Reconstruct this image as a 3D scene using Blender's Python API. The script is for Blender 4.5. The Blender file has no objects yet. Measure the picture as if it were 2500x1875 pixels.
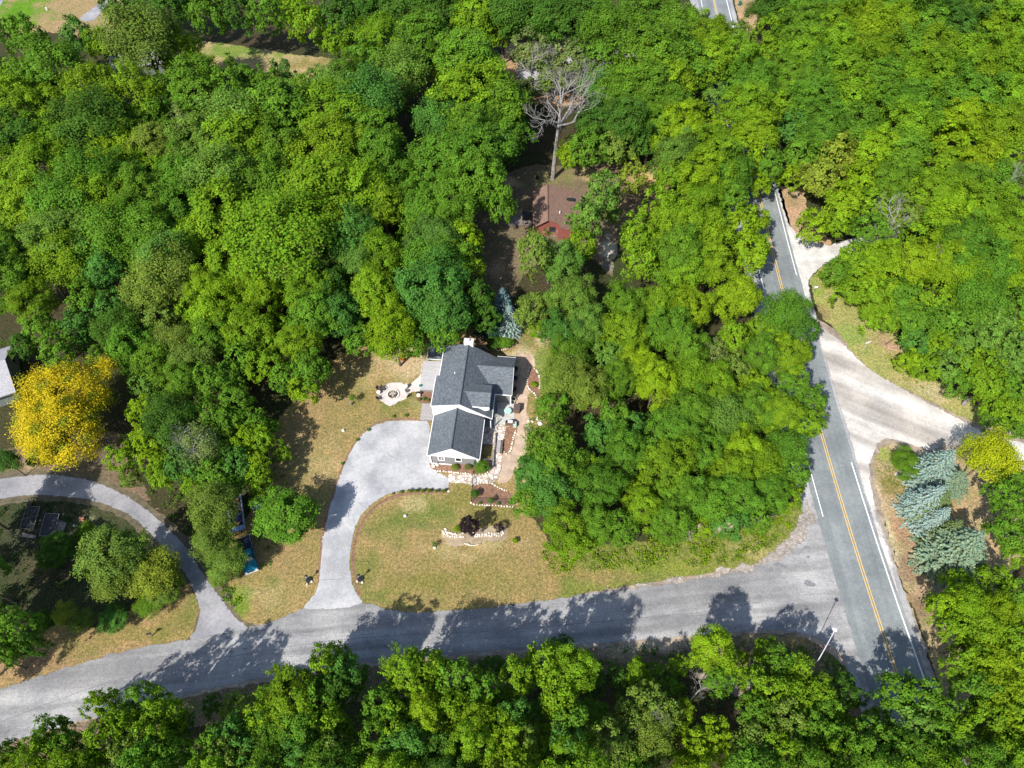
import bpy, math, random
import numpy as np
from mathutils import Vector, Matrix, noise
from mathutils.geometry import delaunay_2d_cdt
R = math.radians
scene = bpy.context.scene
# ---------------------------------------------------------------- camera
CAMH, PITCH, FPX = 100.0, R(56), 1735.0
SP, CP = math.sin(PITCH), math.cos(PITCH)
cam = bpy.data.cameras.new("camera"); co = bpy.data.objects.new("camera", cam)
scene.collection.objects.link(co); scene.camera = co
co.location = (0, 0, CAMH); co.rotation_euler = (R(90) - PITCH, 0, 0)
cam.sensor_width = 36; cam.lens = 36 * FPX / 2500; cam.clip_start = 0.5; cam.clip_end = 2000
# ---------------------------------------------------------------- sky, sun, exposure
SUN_EL, SHADOW_AZ = R(46), R(38)
sd = Vector((-math.sin(SHADOW_AZ) * math.cos(SUN_EL), -math.cos(SHADOW_AZ) * math.cos(SUN_EL), math.sin(SUN_EL)))
w = bpy.data.worlds.new("World"); scene.world = w; w.use_nodes = True
nt = w.node_tree; nt.nodes.clear()
sky = nt.nodes.new("ShaderNodeTexSky"); sky.sky_type = 'NISHITA'; sky.sun_disc = False
sky.sun_elevation = SUN_EL; sky.sun_rotation = math.atan2(sd.x, sd.y)
bg = nt.nodes.new("ShaderNodeBackground"); bg.inputs[1].default_value = 0.125
wo = nt.nodes.new("ShaderNodeOutputWorld")
nt.links.new(sky.outputs[0], bg.inputs[0]); nt.links.new(bg.outputs[0], wo.inputs[0])
sl = bpy.data.lights.new("sun", 'SUN'); sl.energy = 4.6; sl.angle = R(0.53); sl.color = (1, .955, .88)
so = bpy.data.objects.new("sun", sl); scene.collection.objects.link(so)
so.rotation_euler = sd.to_track_quat('Z', 'Y').to_euler()
scene.view_settings.view_transform = 'Standard'; scene.view_settings.look = 'None'
scene.view_settings.exposure = 0.75; scene.view_settings.gamma = 1
scene.cycles.max_bounces = 5; scene.cycles.diffuse_bounces = 2; scene.cycles.transmission_bounces = 3
# ---------------------------------------------------------------- measuring the photograph
def G(px, py, z=0.0):          # full photo pixel -> point at height z
    u = (px - 1250) / FPX; v = (py - 937.5) / FPX
    k = (CAMH - z) / (SP + v * CP)
    return Vector((u * k, (CP - v * SP) * k, z))
def PRJ(p):
    d = CAMH - p[2]; ww = p[1] * CP + d * SP
    return 1250 + FPX * p[0] / ww, 937.5 + FPX * (d * CP - p[1] * SP) / ww
def crop(ox, oy, s): return lambda x, y: (ox + x / s, oy + y / s)
CV = crop(0, 0, .8848); CA = crop(0, 0, 2.458); CB = crop(800, 0, 2.458); CC = crop(1600, 0, 2.458)
CD = crop(1800, 400, 3.16); CE = crop(1200, 700, 2.458); CF = crop(200, 600, 2.765); CG = crop(700, 400, 1.813)
CI = crop(0, 780, 5.53); CJ = crop(0, 1350, 3.16); CK = crop(600, 1350, 3.16); CL = crop(1200, 1350, 3.16)
CM = crop(1800, 1350, 3.16); CN = crop(1800, 850, 3.16); CO = crop(0, 1100, 4.424); CP5 = crop(450, 1150, 4.916)
C1 = crop(900, 780, 4.424); C2 = crop(1000, 1050, 5.53); CQ = crop(2050, 1050, 4.916); CCB = crop(1150, 380, 4.424)
CS = crop(930, 1100, 3.9656); CT = crop(900, 920, 7.93); CU = crop(1150, 900, 6.345); CW = crop(0, 1150, 5.08)
def P(c, pts, z=0.0): return [G(*c(x, y), z) for x, y in pts]
def scale_at(py, z=0): return FPX / ((CAMH - z) / (SP + (py - 937.5) / FPX * CP))
# ---------------------------------------------------------------- materials
MATS = {}
def newmat(name):
    m = bpy.data.materials.new(name); m.use_nodes = True
    n = m.node_tree; b = n.nodes["Principled BSDF"]; MATS[name] = m
    return m, n, b
def N(n, t, **kw):
    x = n.nodes.new(t)
    for k, v in kw.items():
        if isinstance(v, (int, float, str, bool)) and hasattr(x, k): setattr(x, k, v)
    return x
def noise_mix(n, vec, scale, c0, c1, lo=.35, hi=.65, detail=4):
    t = n.nodes.new("ShaderNodeTexNoise"); t.inputs["Scale"].default_value = scale; t.inputs["Detail"].default_value = detail
    n.links.new(vec, t.inputs["Vector"])
    r = n.nodes.new("ShaderNodeMapRange"); r.inputs[1].default_value = lo; r.inputs[2].default_value = hi
    n.links.new(t.outputs[0], r.inputs[0])
    m = n.nodes.new("ShaderNodeMix"); m.data_type = 'RGBA'
    n.links.new(r.outputs[0], m.inputs[0])
    for i, c in ((6, c0), (7, c1)):
        if isinstance(c, tuple): m.inputs[i].default_value = (*c, 1)
        else: n.links.new(c, m.inputs[i])
    return m.outputs[2]
def mul(n, a, b, f=1.0):
    m = n.nodes.new("ShaderNodeMix"); m.data_type = 'RGBA'; m.blend_type = 'MULTIPLY'; m.inputs[0].default_value = f
    for i, c in ((6, a), (7, b)):
        if isinstance(c, tuple): m.inputs[i].default_value = (*c, 1)
        else: n.links.new(c, m.inputs[i])
    return m.outputs[2]
def bump(n, b, vec, scale, strength, dist=.05):
    t = n.nodes.new("ShaderNodeTexNoise"); t.inputs["Scale"].default_value = scale; t.inputs["Detail"].default_value = 3
    n.links.new(vec, t.inputs["Vector"])
    u = n.nodes.new("ShaderNodeBump"); u.inputs["Strength"].default_value = strength; u.inputs["Distance"].default_value = dist
    n.links.new(t.outputs[0], u.inputs["Height"]); n.links.new(u.outputs[0], b.inputs["Normal"])
def gpos(n): return n.nodes.new("ShaderNodeNewGeometry").outputs["Position"]
def plain(name, col, rough=.7, metal=0, var=.12, scale=6):
    m, n, b = newmat(name)
    p = n.nodes.new("ShaderNodeTexCoord").outputs["Object"]
    c = noise_mix(n, p, scale, tuple(x * (1 - var) for x in col), tuple(min(1, x * (1 + var)) for x in col))
    n.links.new(c, b.inputs["Base Color"]); b.inputs["Roughness"].default_value = rough; b.inputs["Metallic"].default_value = metal
    return m
# leaves: the colour is the object's own, the tint attribute varies it leaf cluster by leaf cluster
def leafmat(name, trans=.3, rough=.75):
    m, n, b = newmat(name)
    oi = n.nodes.new("ShaderNodeObjectInfo"); at = n.nodes.new("ShaderNodeAttribute"); at.attribute_name = "tint"
    c = mul(n, oi.outputs["Color"], at.outputs["Color"])
    n.links.new(c, b.inputs["Base Color"]); b.inputs["Roughness"].default_value = rough
    b.inputs["Specular IOR Level"].default_value = .12
    tr = n.nodes.new("ShaderNodeBsdfTranslucent"); n.links.new(mul(n, c, (1.0, 1.0, .55)), tr.inputs[0])
    mx = n.nodes.new("ShaderNodeMixShader"); mx.inputs[0].default_value = trans
    n.links.new(b.outputs[0], mx.inputs[1]); n.links.new(tr.outputs[0], mx.inputs[2])
    n.links.new(mx.outputs[0], n.nodes["Material Output"].inputs[0])
    return m
LEAF = leafmat("leaf"); NEEDLE = leafmat("needle", .12, .6)
BARK = plain("bark", (.11, .085, .06), .9, var=.3, scale=2); DEADBARK = plain("dead_bark", (.215, .20, .185), .9, var=.25, scale=2)
def fade_out(n, b, p):
    at = n.nodes.new("ShaderNodeAttribute"); at.attribute_name = "edge"
    t = n.nodes.new("ShaderNodeTexNoise"); t.inputs["Scale"].default_value = 1.6; t.inputs["Detail"].default_value = 7; t.inputs["Roughness"].default_value = .65; n.links.new(p, t.inputs["Vector"])
    a = n.nodes.new("ShaderNodeMath"); a.operation = 'MULTIPLY_ADD'; a.inputs[1].default_value = 1.2; n.links.new(at.outputs["Fac"], a.inputs[0]); n.links.new(t.outputs[0], a.inputs[2])
    r_ = n.nodes.new("ShaderNodeMapRange"); r_.inputs[1].default_value = .82; r_.inputs[2].default_value = .92; n.links.new(a.outputs[0], r_.inputs[0])
    tr = n.nodes.new("ShaderNodeBsdfTransparent"); mx = n.nodes.new("ShaderNodeMixShader")
    n.links.new(r_.outputs[0], mx.inputs[0]); n.links.new(tr.outputs[0], mx.inputs[1]); n.links.new(b.outputs[0], mx.inputs[2]); n.links.new(mx.outputs[0], n.nodes["Material Output"].inputs[0])
def ground_mat(name, grain=4.5, contrast=.38, fade=False, b1=.6):
    m, n, b = newmat(name); p = gpos(n)
    at = n.nodes.new("ShaderNodeAttribute"); at.attribute_name = "col"
    c = mul(n, at.outputs["Color"], noise_mix(n, p, grain, (1 - contrast, 1 - contrast, 1 - contrast * .9), (1 + contrast * .6,) * 3, .36, .64, 5))
    c = mul(n, c, noise_mix(n, p, 2.1, (.72, .78, .72), (1.18, 1.14, 1.08), .36, .64, 6))
    c = mul(n, c, noise_mix(n, p, .45, (.86, .92, .84), (1.1, 1.06, 1.04), .35, .65, 4))
    c = mul(n, c, noise_mix(n, p, .16, (.90, .96, .84), (1.04, 1.01, 1.0), .40, .62, 6))
    n.links.new(c, b.inputs["Base Color"]); b.inputs["Roughness"].default_value = .95; b.inputs["Specular IOR Level"].default_value = .1
    bump(n, b, p, grain, b1, .12)
    if fade: fade_out(n, b, p)
    return m
GROUND = ground_mat("soil_and_grass"); GRASS = ground_mat("dry_grass", fade=True)
def road_mat(name, base, dark, grain=6, streak=None, rough=.85, blot=.5, lo=.34, hi=.68, fade=False, g=.12):
    m, n, b = newmat(name); p = gpos(n)
    mp = n.nodes.new("ShaderNodeMapping"); n.links.new(p, mp.inputs[0])
    if streak: mp.vector_type = 'TEXTURE'; mp.inputs["Rotation"].default_value = (0, 0, streak[0]); mp.inputs["Scale"].default_value = tuple(1 / k for k in streak[1])
    c = noise_mix(n, mp.outputs[0], blot, dark, base, lo, hi, 8)
    c = mul(n, c, noise_mix(n, p, grain, (1 - g,) * 3, (1 + g * .8,) * 3, .36, .64, 4)); c = mul(n, c, noise_mix(n, p, .22, (.84, .85, .86), (1.1, 1.1, 1.08), .38, .62, 9))
    c = mul(n, c, noise_mix(n, p, 1.7, (.9, .9, .93), (1.06, 1.05, 1.03), .35, .65, 6))
    n.links.new(c, b.inputs["Base Color"]); b.inputs["Roughness"].default_value = rough; b.inputs["Specular IOR Level"].default_value = .25
    bump(n, b, p, grain, .25, .02)
    if fade: fade_out(n, b, p)
    return m
M_SIDE = road_mat("worn_asphalt", (.32, .315, .315), (.19, .188, .19), streak=(R(5), (.07, .7, 1)), blot=.7, fade=True, lo=.40, hi=.62, g=.2)
M_HWY = road_mat("highway_asphalt", (.215, .235, .238), (.165, .182, .188), streak=(0, (1.1, .03, 1)), blot=.6)
M_SHOULD = road_mat("shoulder_asphalt", (.36, .355, .355), (.26, .26, .265), streak=(0, (1.5, .1, 1)), blot=.7)
M_DRIVE = road_mat("driveway_asphalt", (.39, .39, .40), (.28, .282, .29), fade=True, blot=.35, lo=.25, hi=.6)
M_LDRIVE = road_mat("lane_asphalt", (.29, .285, .30), (.22, .218, .23), fade=True, blot=.4)
M_GRAVEL = road_mat("pale_gravel", (.57, .54, .505), (.29, .26, .23), grain=5, streak=(R(-29), (.03, .42, 1)), blot=.55, lo=.40, hi=.62, fade=True)
M_WGRAVEL = road_mat("white_gravel", (.56, .55, .535), (.44, .42, .40), blot=.5, fade=True)
M_SGRAVEL = road_mat("speckled_gravel", (.36, .325, .295), (.23, .195, .165), grain=4, blot=1.6, fade=True, g=.25)
M_DIRT = road_mat("dirt_verge", (.36, .30, .235), (.22, .17, .13), grain=5, blot=1.2)
M_PIT = road_mat("patio_sand", (.60, .53, .50), (.50, .44, .41), grain=6, blot=.9)
M_CONC = road_mat("patio_concrete", (.50, .49, .46), (.40, .39, .37), grain=6, blot=.8)
M_MULCH = road_mat("bark_mulch", (.27, .155, .10), (.155, .085, .055), grain=6, blot=2.5)
M_CRACK = plain("crack_tar", (.13, .13, .14), .9); M_PATCH = plain("patch_tar", (.17, .17, .18), .9, var=.3)
M_LINEW = plain("white_line_paint", (.75, .75, .75), .6, var=.08, scale=3); M_LINEY = plain("yellow_line_paint", (.66, .42, .10), .6, var=.08, scale=3)
M_WHITE = plain("white_trim", (.80, .80, .80), .55, var=.03); M_GREYWALL = plain("grey_siding", (.20, .20, .205), .7, var=.06)
M_BLACK = plain("black_metal", (.02, .02, .022), .4); M_CHROME = plain("grey_metal", (.55, .55, .57), .45, .1)
M_STONE = plain("limestone", (.62, .55, .48), .9, var=.2, scale=1.2); M_WINDOW = plain("window_glass", (.02, .025, .03), .08, var=.1)
M_TEAL = plain("teal_paint", (.01, .16, .25), .3, var=.15, scale=2); M_NAVY = plain("navy_bed", (.012, .018, .05), .5, var=.3, scale=3)
M_BROWN = plain("brown_wood", (.13, .085, .06), .7, var=.2); M_RED = plain("red_paint", (.55, .04, .03), .5)
M_RUST = plain("clutter_brown", (.12, .07, .05), .9, var=.5, scale=2); M_GLASSG = plain("pale_teal_glass", (.38, .55, .50), .15, var=.15, scale=2)
M_STEELB = plain("blue_grey_metal", (.30, .36, .46), .4, .2, var=.15); M_CREAM = plain("cream_plastic", (.68, .62, .52), .6)
M_TERRA = plain("terracotta_plastic", (.45, .17, .11), .7); M_ASH = plain("charred_wood", (.05, .045, .04), .95, var=.4)
M_BLACKSHEET = plain("black_sheet", (.010, .010, .012), .6, var=.3, scale=1); M_GREENBOX = plain("green_box", (.02, .10, .08), .5)
M_OLDWOOD = plain("weathered_wood", (.20, .18, .165), .85, var=.25, scale=3); M_LHWALL = plain("olive_grey_siding", (.17, .19, .17), .8, var=.05)
M_REDWALL = plain("red_brown_siding", (.22, .065, .05), .8, var=.1); M_MESH = plain("wire_dark", (.05, .045, .04), .6)
def tiles(name, base, dark, w_, h_, mort=.02, rough=.85, mortc=.6, mix=.9):
    m, n, b = newmat(name)
    uv = n.nodes.new("ShaderNodeUVMap"); uv.uv_map = "UVMap"
    t = n.nodes.new("ShaderNodeTexBrick"); t.inputs["Scale"].default_value = 1
    t.inputs["Brick Width"].default_value = w_; t.inputs["Row Height"].default_value = h_; t.inputs["Mortar Size"].default_value = mort
    t.inputs["Color1"].default_value = (*base, 1); t.inputs["Color2"].default_value = (*dark, 1)
    t.inputs["Mortar"].default_value = (*[x * mortc for x in dark], 1); t.inputs["Bias"].default_value = 0
    n.links.new(uv.outputs[0], t.inputs[0])
    c = mul(n, t.outputs[0], noise_mix(n, uv.outputs[0], 5, (.8,) * 3, (1.18,) * 3, .35, .65, 5))
    c = mul(n, c, noise_mix(n, uv.outputs[0], .5, (.92, .95, .96), (1.05, 1.03, 1.03), .35, .65, 3))
    n.links.new(c, b.inputs["Base Color"]); b.inputs["Roughness"].default_value = rough
    return m
M_SHINGLE = tiles("charcoal_shingles", (.135, .153, .172), (.07, .082, .096), .34, .16, .012)
M_BSHINGLE = tiles("brown_shingles", (.26, .16, .115), (.17, .10, .075), .34, .16, .012)
M_LSHINGLE = tiles("pale_shingles", (.36, .35, .37), (.30, .29, .31), .34, .16, .01)
M_DECK = tiles("grey_deck_boards", (.42, .41, .42), (.36, .355, .37), 4.0, .14, .008)
M_DECK2 = tiles("grey_brown_boards", (.36, .33, .32), (.30, .275, .27), 4.0, .14, .012)
M_DARKDECK = tiles("weathered_deck_boards", (.20, .17, .15), (.15, .125, .11), 4.0, .14, .012)
M_METALROOF = tiles("slate_blue_panels", (.14, .15, .18), (.11, .12, .15), 4.0, .4, .02)
def flag_mat():
    m, n, b = newmat("flagstones"); p = gpos(n)
    mp = n.nodes.new("ShaderNodeMapping"); mp.inputs["Scale"].default_value = (1.35, 1.35, 0); n.links.new(p, mp.inputs[0])
    wv = n.nodes.new("ShaderNodeTexNoise"); wv.inputs["Scale"].default_value = 2.2; n.links.new(mp.outputs[0], wv.inputs["Vector"])
    ad = n.nodes.new("ShaderNodeMix"); ad.data_type = 'RGBA'; ad.blend_type = 'ADD'; ad.inputs[0].default_value = .22
    n.links.new(mp.outputs[0], ad.inputs[6]); n.links.new(wv.outputs["Color"], ad.inputs[7])
    v = n.nodes.new("ShaderNodeTexVoronoi"); v.feature = 'DISTANCE_TO_EDGE'; v.inputs["Scale"].default_value = 1
    v2 = n.nodes.new("ShaderNodeTexVoronoi"); v2.inputs["Scale"].default_value = 1
    for q in (v, v2): n.links.new(ad.outputs[2], q.inputs["Vector"])
    r = n.nodes.new("ShaderNodeMapRange"); r.inputs[1].default_value = .05; r.inputs[2].default_value = .09; n.links.new(v.outputs[0], r.inputs[0])
    hs = n.nodes.new("ShaderNodeSeparateColor"); n.links.new(v2.outputs["Color"], hs.inputs[0])
    st = n.nodes.new("ShaderNodeMix"); st.data_type = 'RGBA'; st.inputs[6].default_value = (.48, .41, .36, 1); st.inputs[7].default_value = (.70, .65, .60, 1)
    n.links.new(hs.outputs[0], st.inputs[0])
    mx = n.nodes.new("ShaderNodeMix"); mx.data_type = 'RGBA'; mx.inputs[6].default_value = (.26, .20, .16, 1)
    n.links.new(r.outputs[0], mx.inputs[0]); n.links.new(st.outputs[2], mx.inputs[7])
    n.links.new(mul(n, mx.outputs[2], noise_mix(n, p, 9, (.88,) * 3, (1.08,) * 3)), b.inputs["Base Color"]); b.inputs["Roughness"].default_value = .9
    return m
M_FLAG = flag_mat()
# ---------------------------------------------------------------- object helpers
COLL = scene.collection
def link(o, parent=None):
    COLL.objects.link(o)
    if parent is not None: o.parent = parent
    return o
def tag(o, label=None, cat=None, group=None, kind=None):
    if label: o["label"] = label
    if cat: o["category"] = cat
    if group: o["group"] = group
    if kind: o["kind"] = kind
    return o
def empty(name, loc, rz=0, label=None, cat=None, group=None):
    o = bpy.data.objects.new(name, None); o.location = loc; o.rotation_euler = (0, 0, rz); o.empty_display_size = .5
    link(o); return tag(o, label, cat, group)
def copy_tree(o, parent=None):
    c = o.copy(); link(c); c.parent = parent
    for ch in list(o.children): copy_tree(ch, c)
    return c
class MB:
    def __init__(s): s.v = []; s.f = []
    def add(s, vs, fs):
        k = len(s.v); s.v += [tuple(x) for x in vs]; s.f += [tuple(i + k for i in f) for f in fs]; return s
    def box(s, c, d, rz=0, top=None):   # centre, full sizes; top = scale of the upper face
        x, y, z = d[0] / 2, d[1] / 2, d[2] / 2; t = top if top else (1, 1)
        p = [(-x, -y, -z), (x, -y, -z), (x, y, -z), (-x, y, -z), (-x * t[0], -y * t[1], z), (x * t[0], -y * t[1], z), (x * t[0], y * t[1], z), (-x * t[0], y * t[1], z)]
        ca, sa = math.cos(rz), math.sin(rz)
        p = [(c[0] + a * ca - b * sa, c[1] + a * sa + b * ca, c[2] + e) for a, b, e in p]
        return s.add(p, [(3, 2, 1, 0), (4, 5, 6, 7), (0, 1, 5, 4), (1, 2, 6, 5), (2, 3, 7, 6), (3, 0, 4, 7)])
    def tube(s, pts, r0, r1=None, n=6, caps=True):
        r1 = r0 if r1 is None else r1; m = len(pts); base = len(s.v); pts = [Vector(p) for p in pts]
        for i, p in enumerate(pts):
            d = (pts[min(i + 1, m - 1)] - pts[max(i - 1, 0)]); d = d.normalized() if d.length > 1e-6 else Vector((0, 0, 1))
            a = d.orthogonal().normalized(); b = d.cross(a); r = r0 + (r1 - r0) * i / (m - 1)
            for k in range(n):
                q = p + (a * math.cos(k * 2 * math.pi / n) + b * math.sin(k * 2 * math.pi / n)) * r; s.v.append(tuple(q))
        for i in range(m - 1):
            for k in range(n):
                k2 = (k + 1) % n; s.f.append((base + i * n + k, base + i * n + k2, base + (i + 1) * n + k2, base + (i + 1) * n + k))
        if caps: s.f.append(tuple(base + k for k in range(n - 1, -1, -1))); s.f.append(tuple(base + (m - 1) * n + k for k in range(n)))
        return s
    def cyl(s, c, r, h, n=16, r2=None): return s.tube([c, (c[0], c[1], c[2] + h)], r, r if r2 is None else r2, n)
    def ring(s, c, r, rr, n=20, k=6):
        b = len(s.v)
        for i in range(n):
            a = 2 * math.pi * i / n
            for j in range(k):
                t = 2 * math.pi * j / k; q = r + rr * math.cos(t); s.v.append((c[0] + q * math.cos(a), c[1] + q * math.sin(a), c[2] + rr * math.sin(t)))
        for i in range(n):
            for j in range(k): s.f.append((b + i * k + j, b + ((i + 1) % n) * k + j, b + ((i + 1) % n) * k + (j + 1) % k, b + i * k + (j + 1) % k))
        return s
    def slab(s, top, t, d=(0, 0, -1)):  # polygon thickened along d
        n = len(top); top = [Vector(p) for p in top]; bot = [p + Vector(d) * t for p in top]
        nv = (top[1] - top[0]).cross(top[2] - top[0]); up = nv.dot(Vector(d)) < 0
        if not up: top.reverse(); bot.reverse()
        return s.add(top + bot, [tuple(range(n)), tuple(range(2 * n - 1, n - 1, -1))] + [(i, i + n, (i + 1) % n + n, (i + 1) % n) for i in range(n)])
    def build(s, name, mat, parent=None, bevel=0, smooth=False):
        me = bpy.data.meshes.new(name); me.from_pydata(s.v, [], s.f); me.materials.append(mat)
        uv = me.uv_layers.new(name="UVMap")
        for p in me.polygons:
            nn = p.normal; t = Vector((0, 0, 1)).cross(nn)
            t = Vector((1, 0, 0)) if t.length < .05 else t.normalized(); b = nn.cross(t)
            for li in p.loop_indices:
                q = me.vertices[me.loops[li].vertex_index].co; uv.data[li].uv = (q.dot(t), q.dot(b))
        if smooth: me.polygons.foreach_set("use_smooth", [True] * len(me.polygons))
        o = bpy.data.objects.new(name, me); link(o, parent)
        if bevel:
            md = o.modifiers.new("bevel", 'BEVEL'); md.width = bevel; md.segments = 2
        return o
# ---------------------------------------------------------------- sheets on the ground
def smooth_closed(pts, sub=6):
    n = len(pts); out = []
    for i in range(n):
        p0, p1, p2, p3 = pts[i - 1], pts[i], pts[(i + 1) % n], pts[(i + 2) % n]
        for k in range(sub):
            t = k / sub
            out.append(.5 * ((2 * p1) + (p2 - p0) * t + (2 * p0 - 5 * p1 + 4 * p2 - p3) * t * t + (3 * p1 - p0 - 3 * p2 + p3) * t ** 3))
    return out
def smooth_open(pts, sub=8):
    out = []; n = len(pts)
    for i in range(n - 1):
        p0, p1, p2, p3 = pts[max(i - 1, 0)], pts[i], pts[i + 1], pts[min(i + 2, n - 1)]
        for k in range(sub):
            t = k / sub
            out.append(.5 * ((2 * p1) + (p2 - p0) * t + (2 * p0 - 5 * p1 + 4 * p2 - p3) * t * t + (3 * p1 - p0 - 3 * p2 + p3) * t ** 3))
    return out + [pts[-1]]
FADE = {"dry_grass": 1.1, "driveway_asphalt": .35, "lane_asphalt": .4, "worn_asphalt": 1.0, "pale_gravel": 1.0, "white_gravel": .7, "speckled_gravel": 1.3, "trodden_sand": .7}
def sheet(name, poly, z, mat, smooth=True, jit=0.0, step=0, colfn=None, kind="structure", parent=None, jscale=.8):
    fade = FADE.get(mat.name, 0)
    if fade and not step: step = .6
    poly = [Vector((p[0], p[1], 0)) for p in poly]
    if smooth: poly = smooth_closed(poly)
    # resample and roughen the outline
    seg = .5 if jit else 3.0; out = []
    for i, p in enumerate(poly):
        q = poly[(i + 1) % len(poly)]; L = (q - p).length; k = max(1, int(L / seg))
        for j in range(k): out.append(p.lerp(q, j / k))
    if jit:
        out = [p + Vector((noise.noise(p * jscale), noise.noise(p * jscale + Vector((31, 7, 0))), 0)) * jit * 1.6 + Vector((noise.noise(p * 3.1), noise.noise(p * 3.1 + Vector((3, 77, 0))), 0)) * jit * .8 for p in out]
    n = len(out); pts = [Vector((p.x, p.y)) for p in out]
    if step:
        A = np.array([(p.x, p.y) for p in out]); mn = A.min(0); mx = A.max(0)
        gx, gy = np.meshgrid(np.arange(mn[0], mx[0], step), np.arange(mn[1], mx[1], step)); gx = gx.ravel(); gy = gy.ravel()
        ins = np.zeros(len(gx), bool); j = n - 1; dmin = np.full(len(gx), 1e9)
        for i in range(n):
            xi, yi = A[i]; xj, yj = A[j]
            if yi != yj: ins ^= ((yi > gy) != (yj > gy)) & (gx < (xj - xi) * (gy - yi) / (yj - yi) + xi)
            dmin = np.minimum(dmin, (gx - xi) ** 2 + (gy - yi) ** 2); j = i
        ok = ins & (dmin > (step * .3) ** 2); pts += [Vector((a, b)) for a, b in zip(gx[ok], gy[ok])]
    r = delaunay_2d_cdt(pts, [], [list(range(n))], 2, 1e-4)
    me = bpy.data.meshes.new(name); me.from_pydata([(p.x, p.y, z) for p in r[0]], [], [tuple(f) for f in r[2]])
    if me.polygons and sum(p.normal.z for p in me.polygons) < 0: me.flip_normals()
    if colfn:
        X = np.array([(p.x, p.y) for p in r[0]]); c = colfn(X); a = me.color_attributes.new("col", 'FLOAT_COLOR', 'POINT')
        a.data.foreach_set("color", np.hstack([c, np.ones((len(c), 1))]).astype(np.float32).ravel())
    if fade:
        X = np.array([(p.x, p.y) for p in r[0]]); dm = np.full(len(X), 1e9)
        for i in range(n): dm = np.minimum(dm, (X[:, 0] - A[i, 0]) ** 2 + (X[:, 1] - A[i, 1]) ** 2)
        e = me.attributes.new("edge", 'FLOAT', 'POINT'); e.data.foreach_set("value", np.clip(np.sqrt(dm) / fade, 0, 1).astype(np.float32))
    me.materials.append(mat); o = bpy.data.objects.new(name, me); link(o, parent)
    return tag(o, kind=kind if parent is None else None)
def strip(pts, w_):
    pts = [Vector((p[0], p[1], 0)) for p in pts]; L = []; Rr = []
    for i, p in enumerate(pts):
        d = (pts[min(i + 1, len(pts) - 1)] - pts[max(i - 1, 0)]).normalized(); nrm = Vector((-d.y, d.x, 0))
        ww = w_[i] if isinstance(w_, list) else w_
        L.append(p + nrm * ww / 2); Rr.append(p - nrm * ww / 2)
    return L + Rr[::-1]
rs = np.random.RandomState(5)
_ph = rs.rand(40, 4)
def lown(X, f):
    s = np.zeros(len(X))
    for k in range(12):
        a = _ph[k, 0] * 6.28; s += np.sin((X[:, 0] * math.cos(a) + X[:, 1] * math.sin(a)) * f * (.6 + _ph[k, 1] * 1.4) + _ph[k, 2] * 40)
    return s / 4
def patchcol(base, patches, c):
    # patches: (x, y, rx, ry in photo pixels of crop c, colour, strength)
    W = []
    for (x, y, rx, ry, col, st) in patches:
        f = c(x, y); g = G(*f); s = f[0]; e = G(*c(x + rx, y)); u = G(*c(x, y - ry))
        W.append((g.x, g.y, abs(e.x - g.x) + .2, abs(u.y - g.y) + .2, col, st))
    def fn(X):
        C = np.tile(np.array(base, float), (len(X), 1)); nz = lown(X, 1.3) * .28 + lown(X, .5) * .2
        for gx, gy, ax, ay, col, st in W:
            d = np.sqrt(((X[:, 0] - gx) / ax) ** 2 + ((X[:, 1] - gy) / ay) ** 2) + nz * 1.3
            t = np.clip((1.35 - d) / 1.0, 0, 1); t = t * t * (3 - 2 * t) * st
            C = C * (1 - t[:, None]) + np.array(col) * t[:, None]
        return C
    return fn
TAN = (.262, .192, .088); PALE = (.38, .295, .165); BRN = (.27, .19, .10); GRN = (.13, .155, .04); DGR = (.08, .125, .03); SAND = (.50, .40, .30)
OLV = (.20, .168, .058); SOIL = (.10, .075, .05); LGR = (.13, .20, .025); LITTER = (.20, .13, .09); FOREST = (.06, .045, .028)
# the whole ground, out past every edge of the picture
xs = np.arange(-330, 331, 3.0); ys = np.arange(-40, 420, 3.0); GX, GY = np.meshgrid(xs, ys)
V0 = np.stack([GX.ravel(), GY.ravel(), np.zeros(GX.size)], 1); nx = len(xs); F0 = []
for j in range(len(ys) - 1):
    for i in range(nx - 1): a = j * nx + i; F0.append((a, a + 1, a + nx + 1, a + nx))
me = bpy.data.meshes.new("ground"); me.from_pydata(V0.tolist(), [], F0)
t = np.clip(lown(V0[:, :2], .25) * .5 + .5, 0, 1)[:, None]; cc = np.array(FOREST) * (1 - t) + np.array((.042, .05, .02)) * t
a = me.color_attributes.new("col", 'FLOAT_COLOR', 'POINT'); a.data.foreach_set("color", np.hstack([cc, np.ones((len(cc), 1))]).astype(np.float32).ravel())
me.materials.append(GROUND); tag(link(bpy.data.objects.new("ground", me)), kind="structure")
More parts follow.
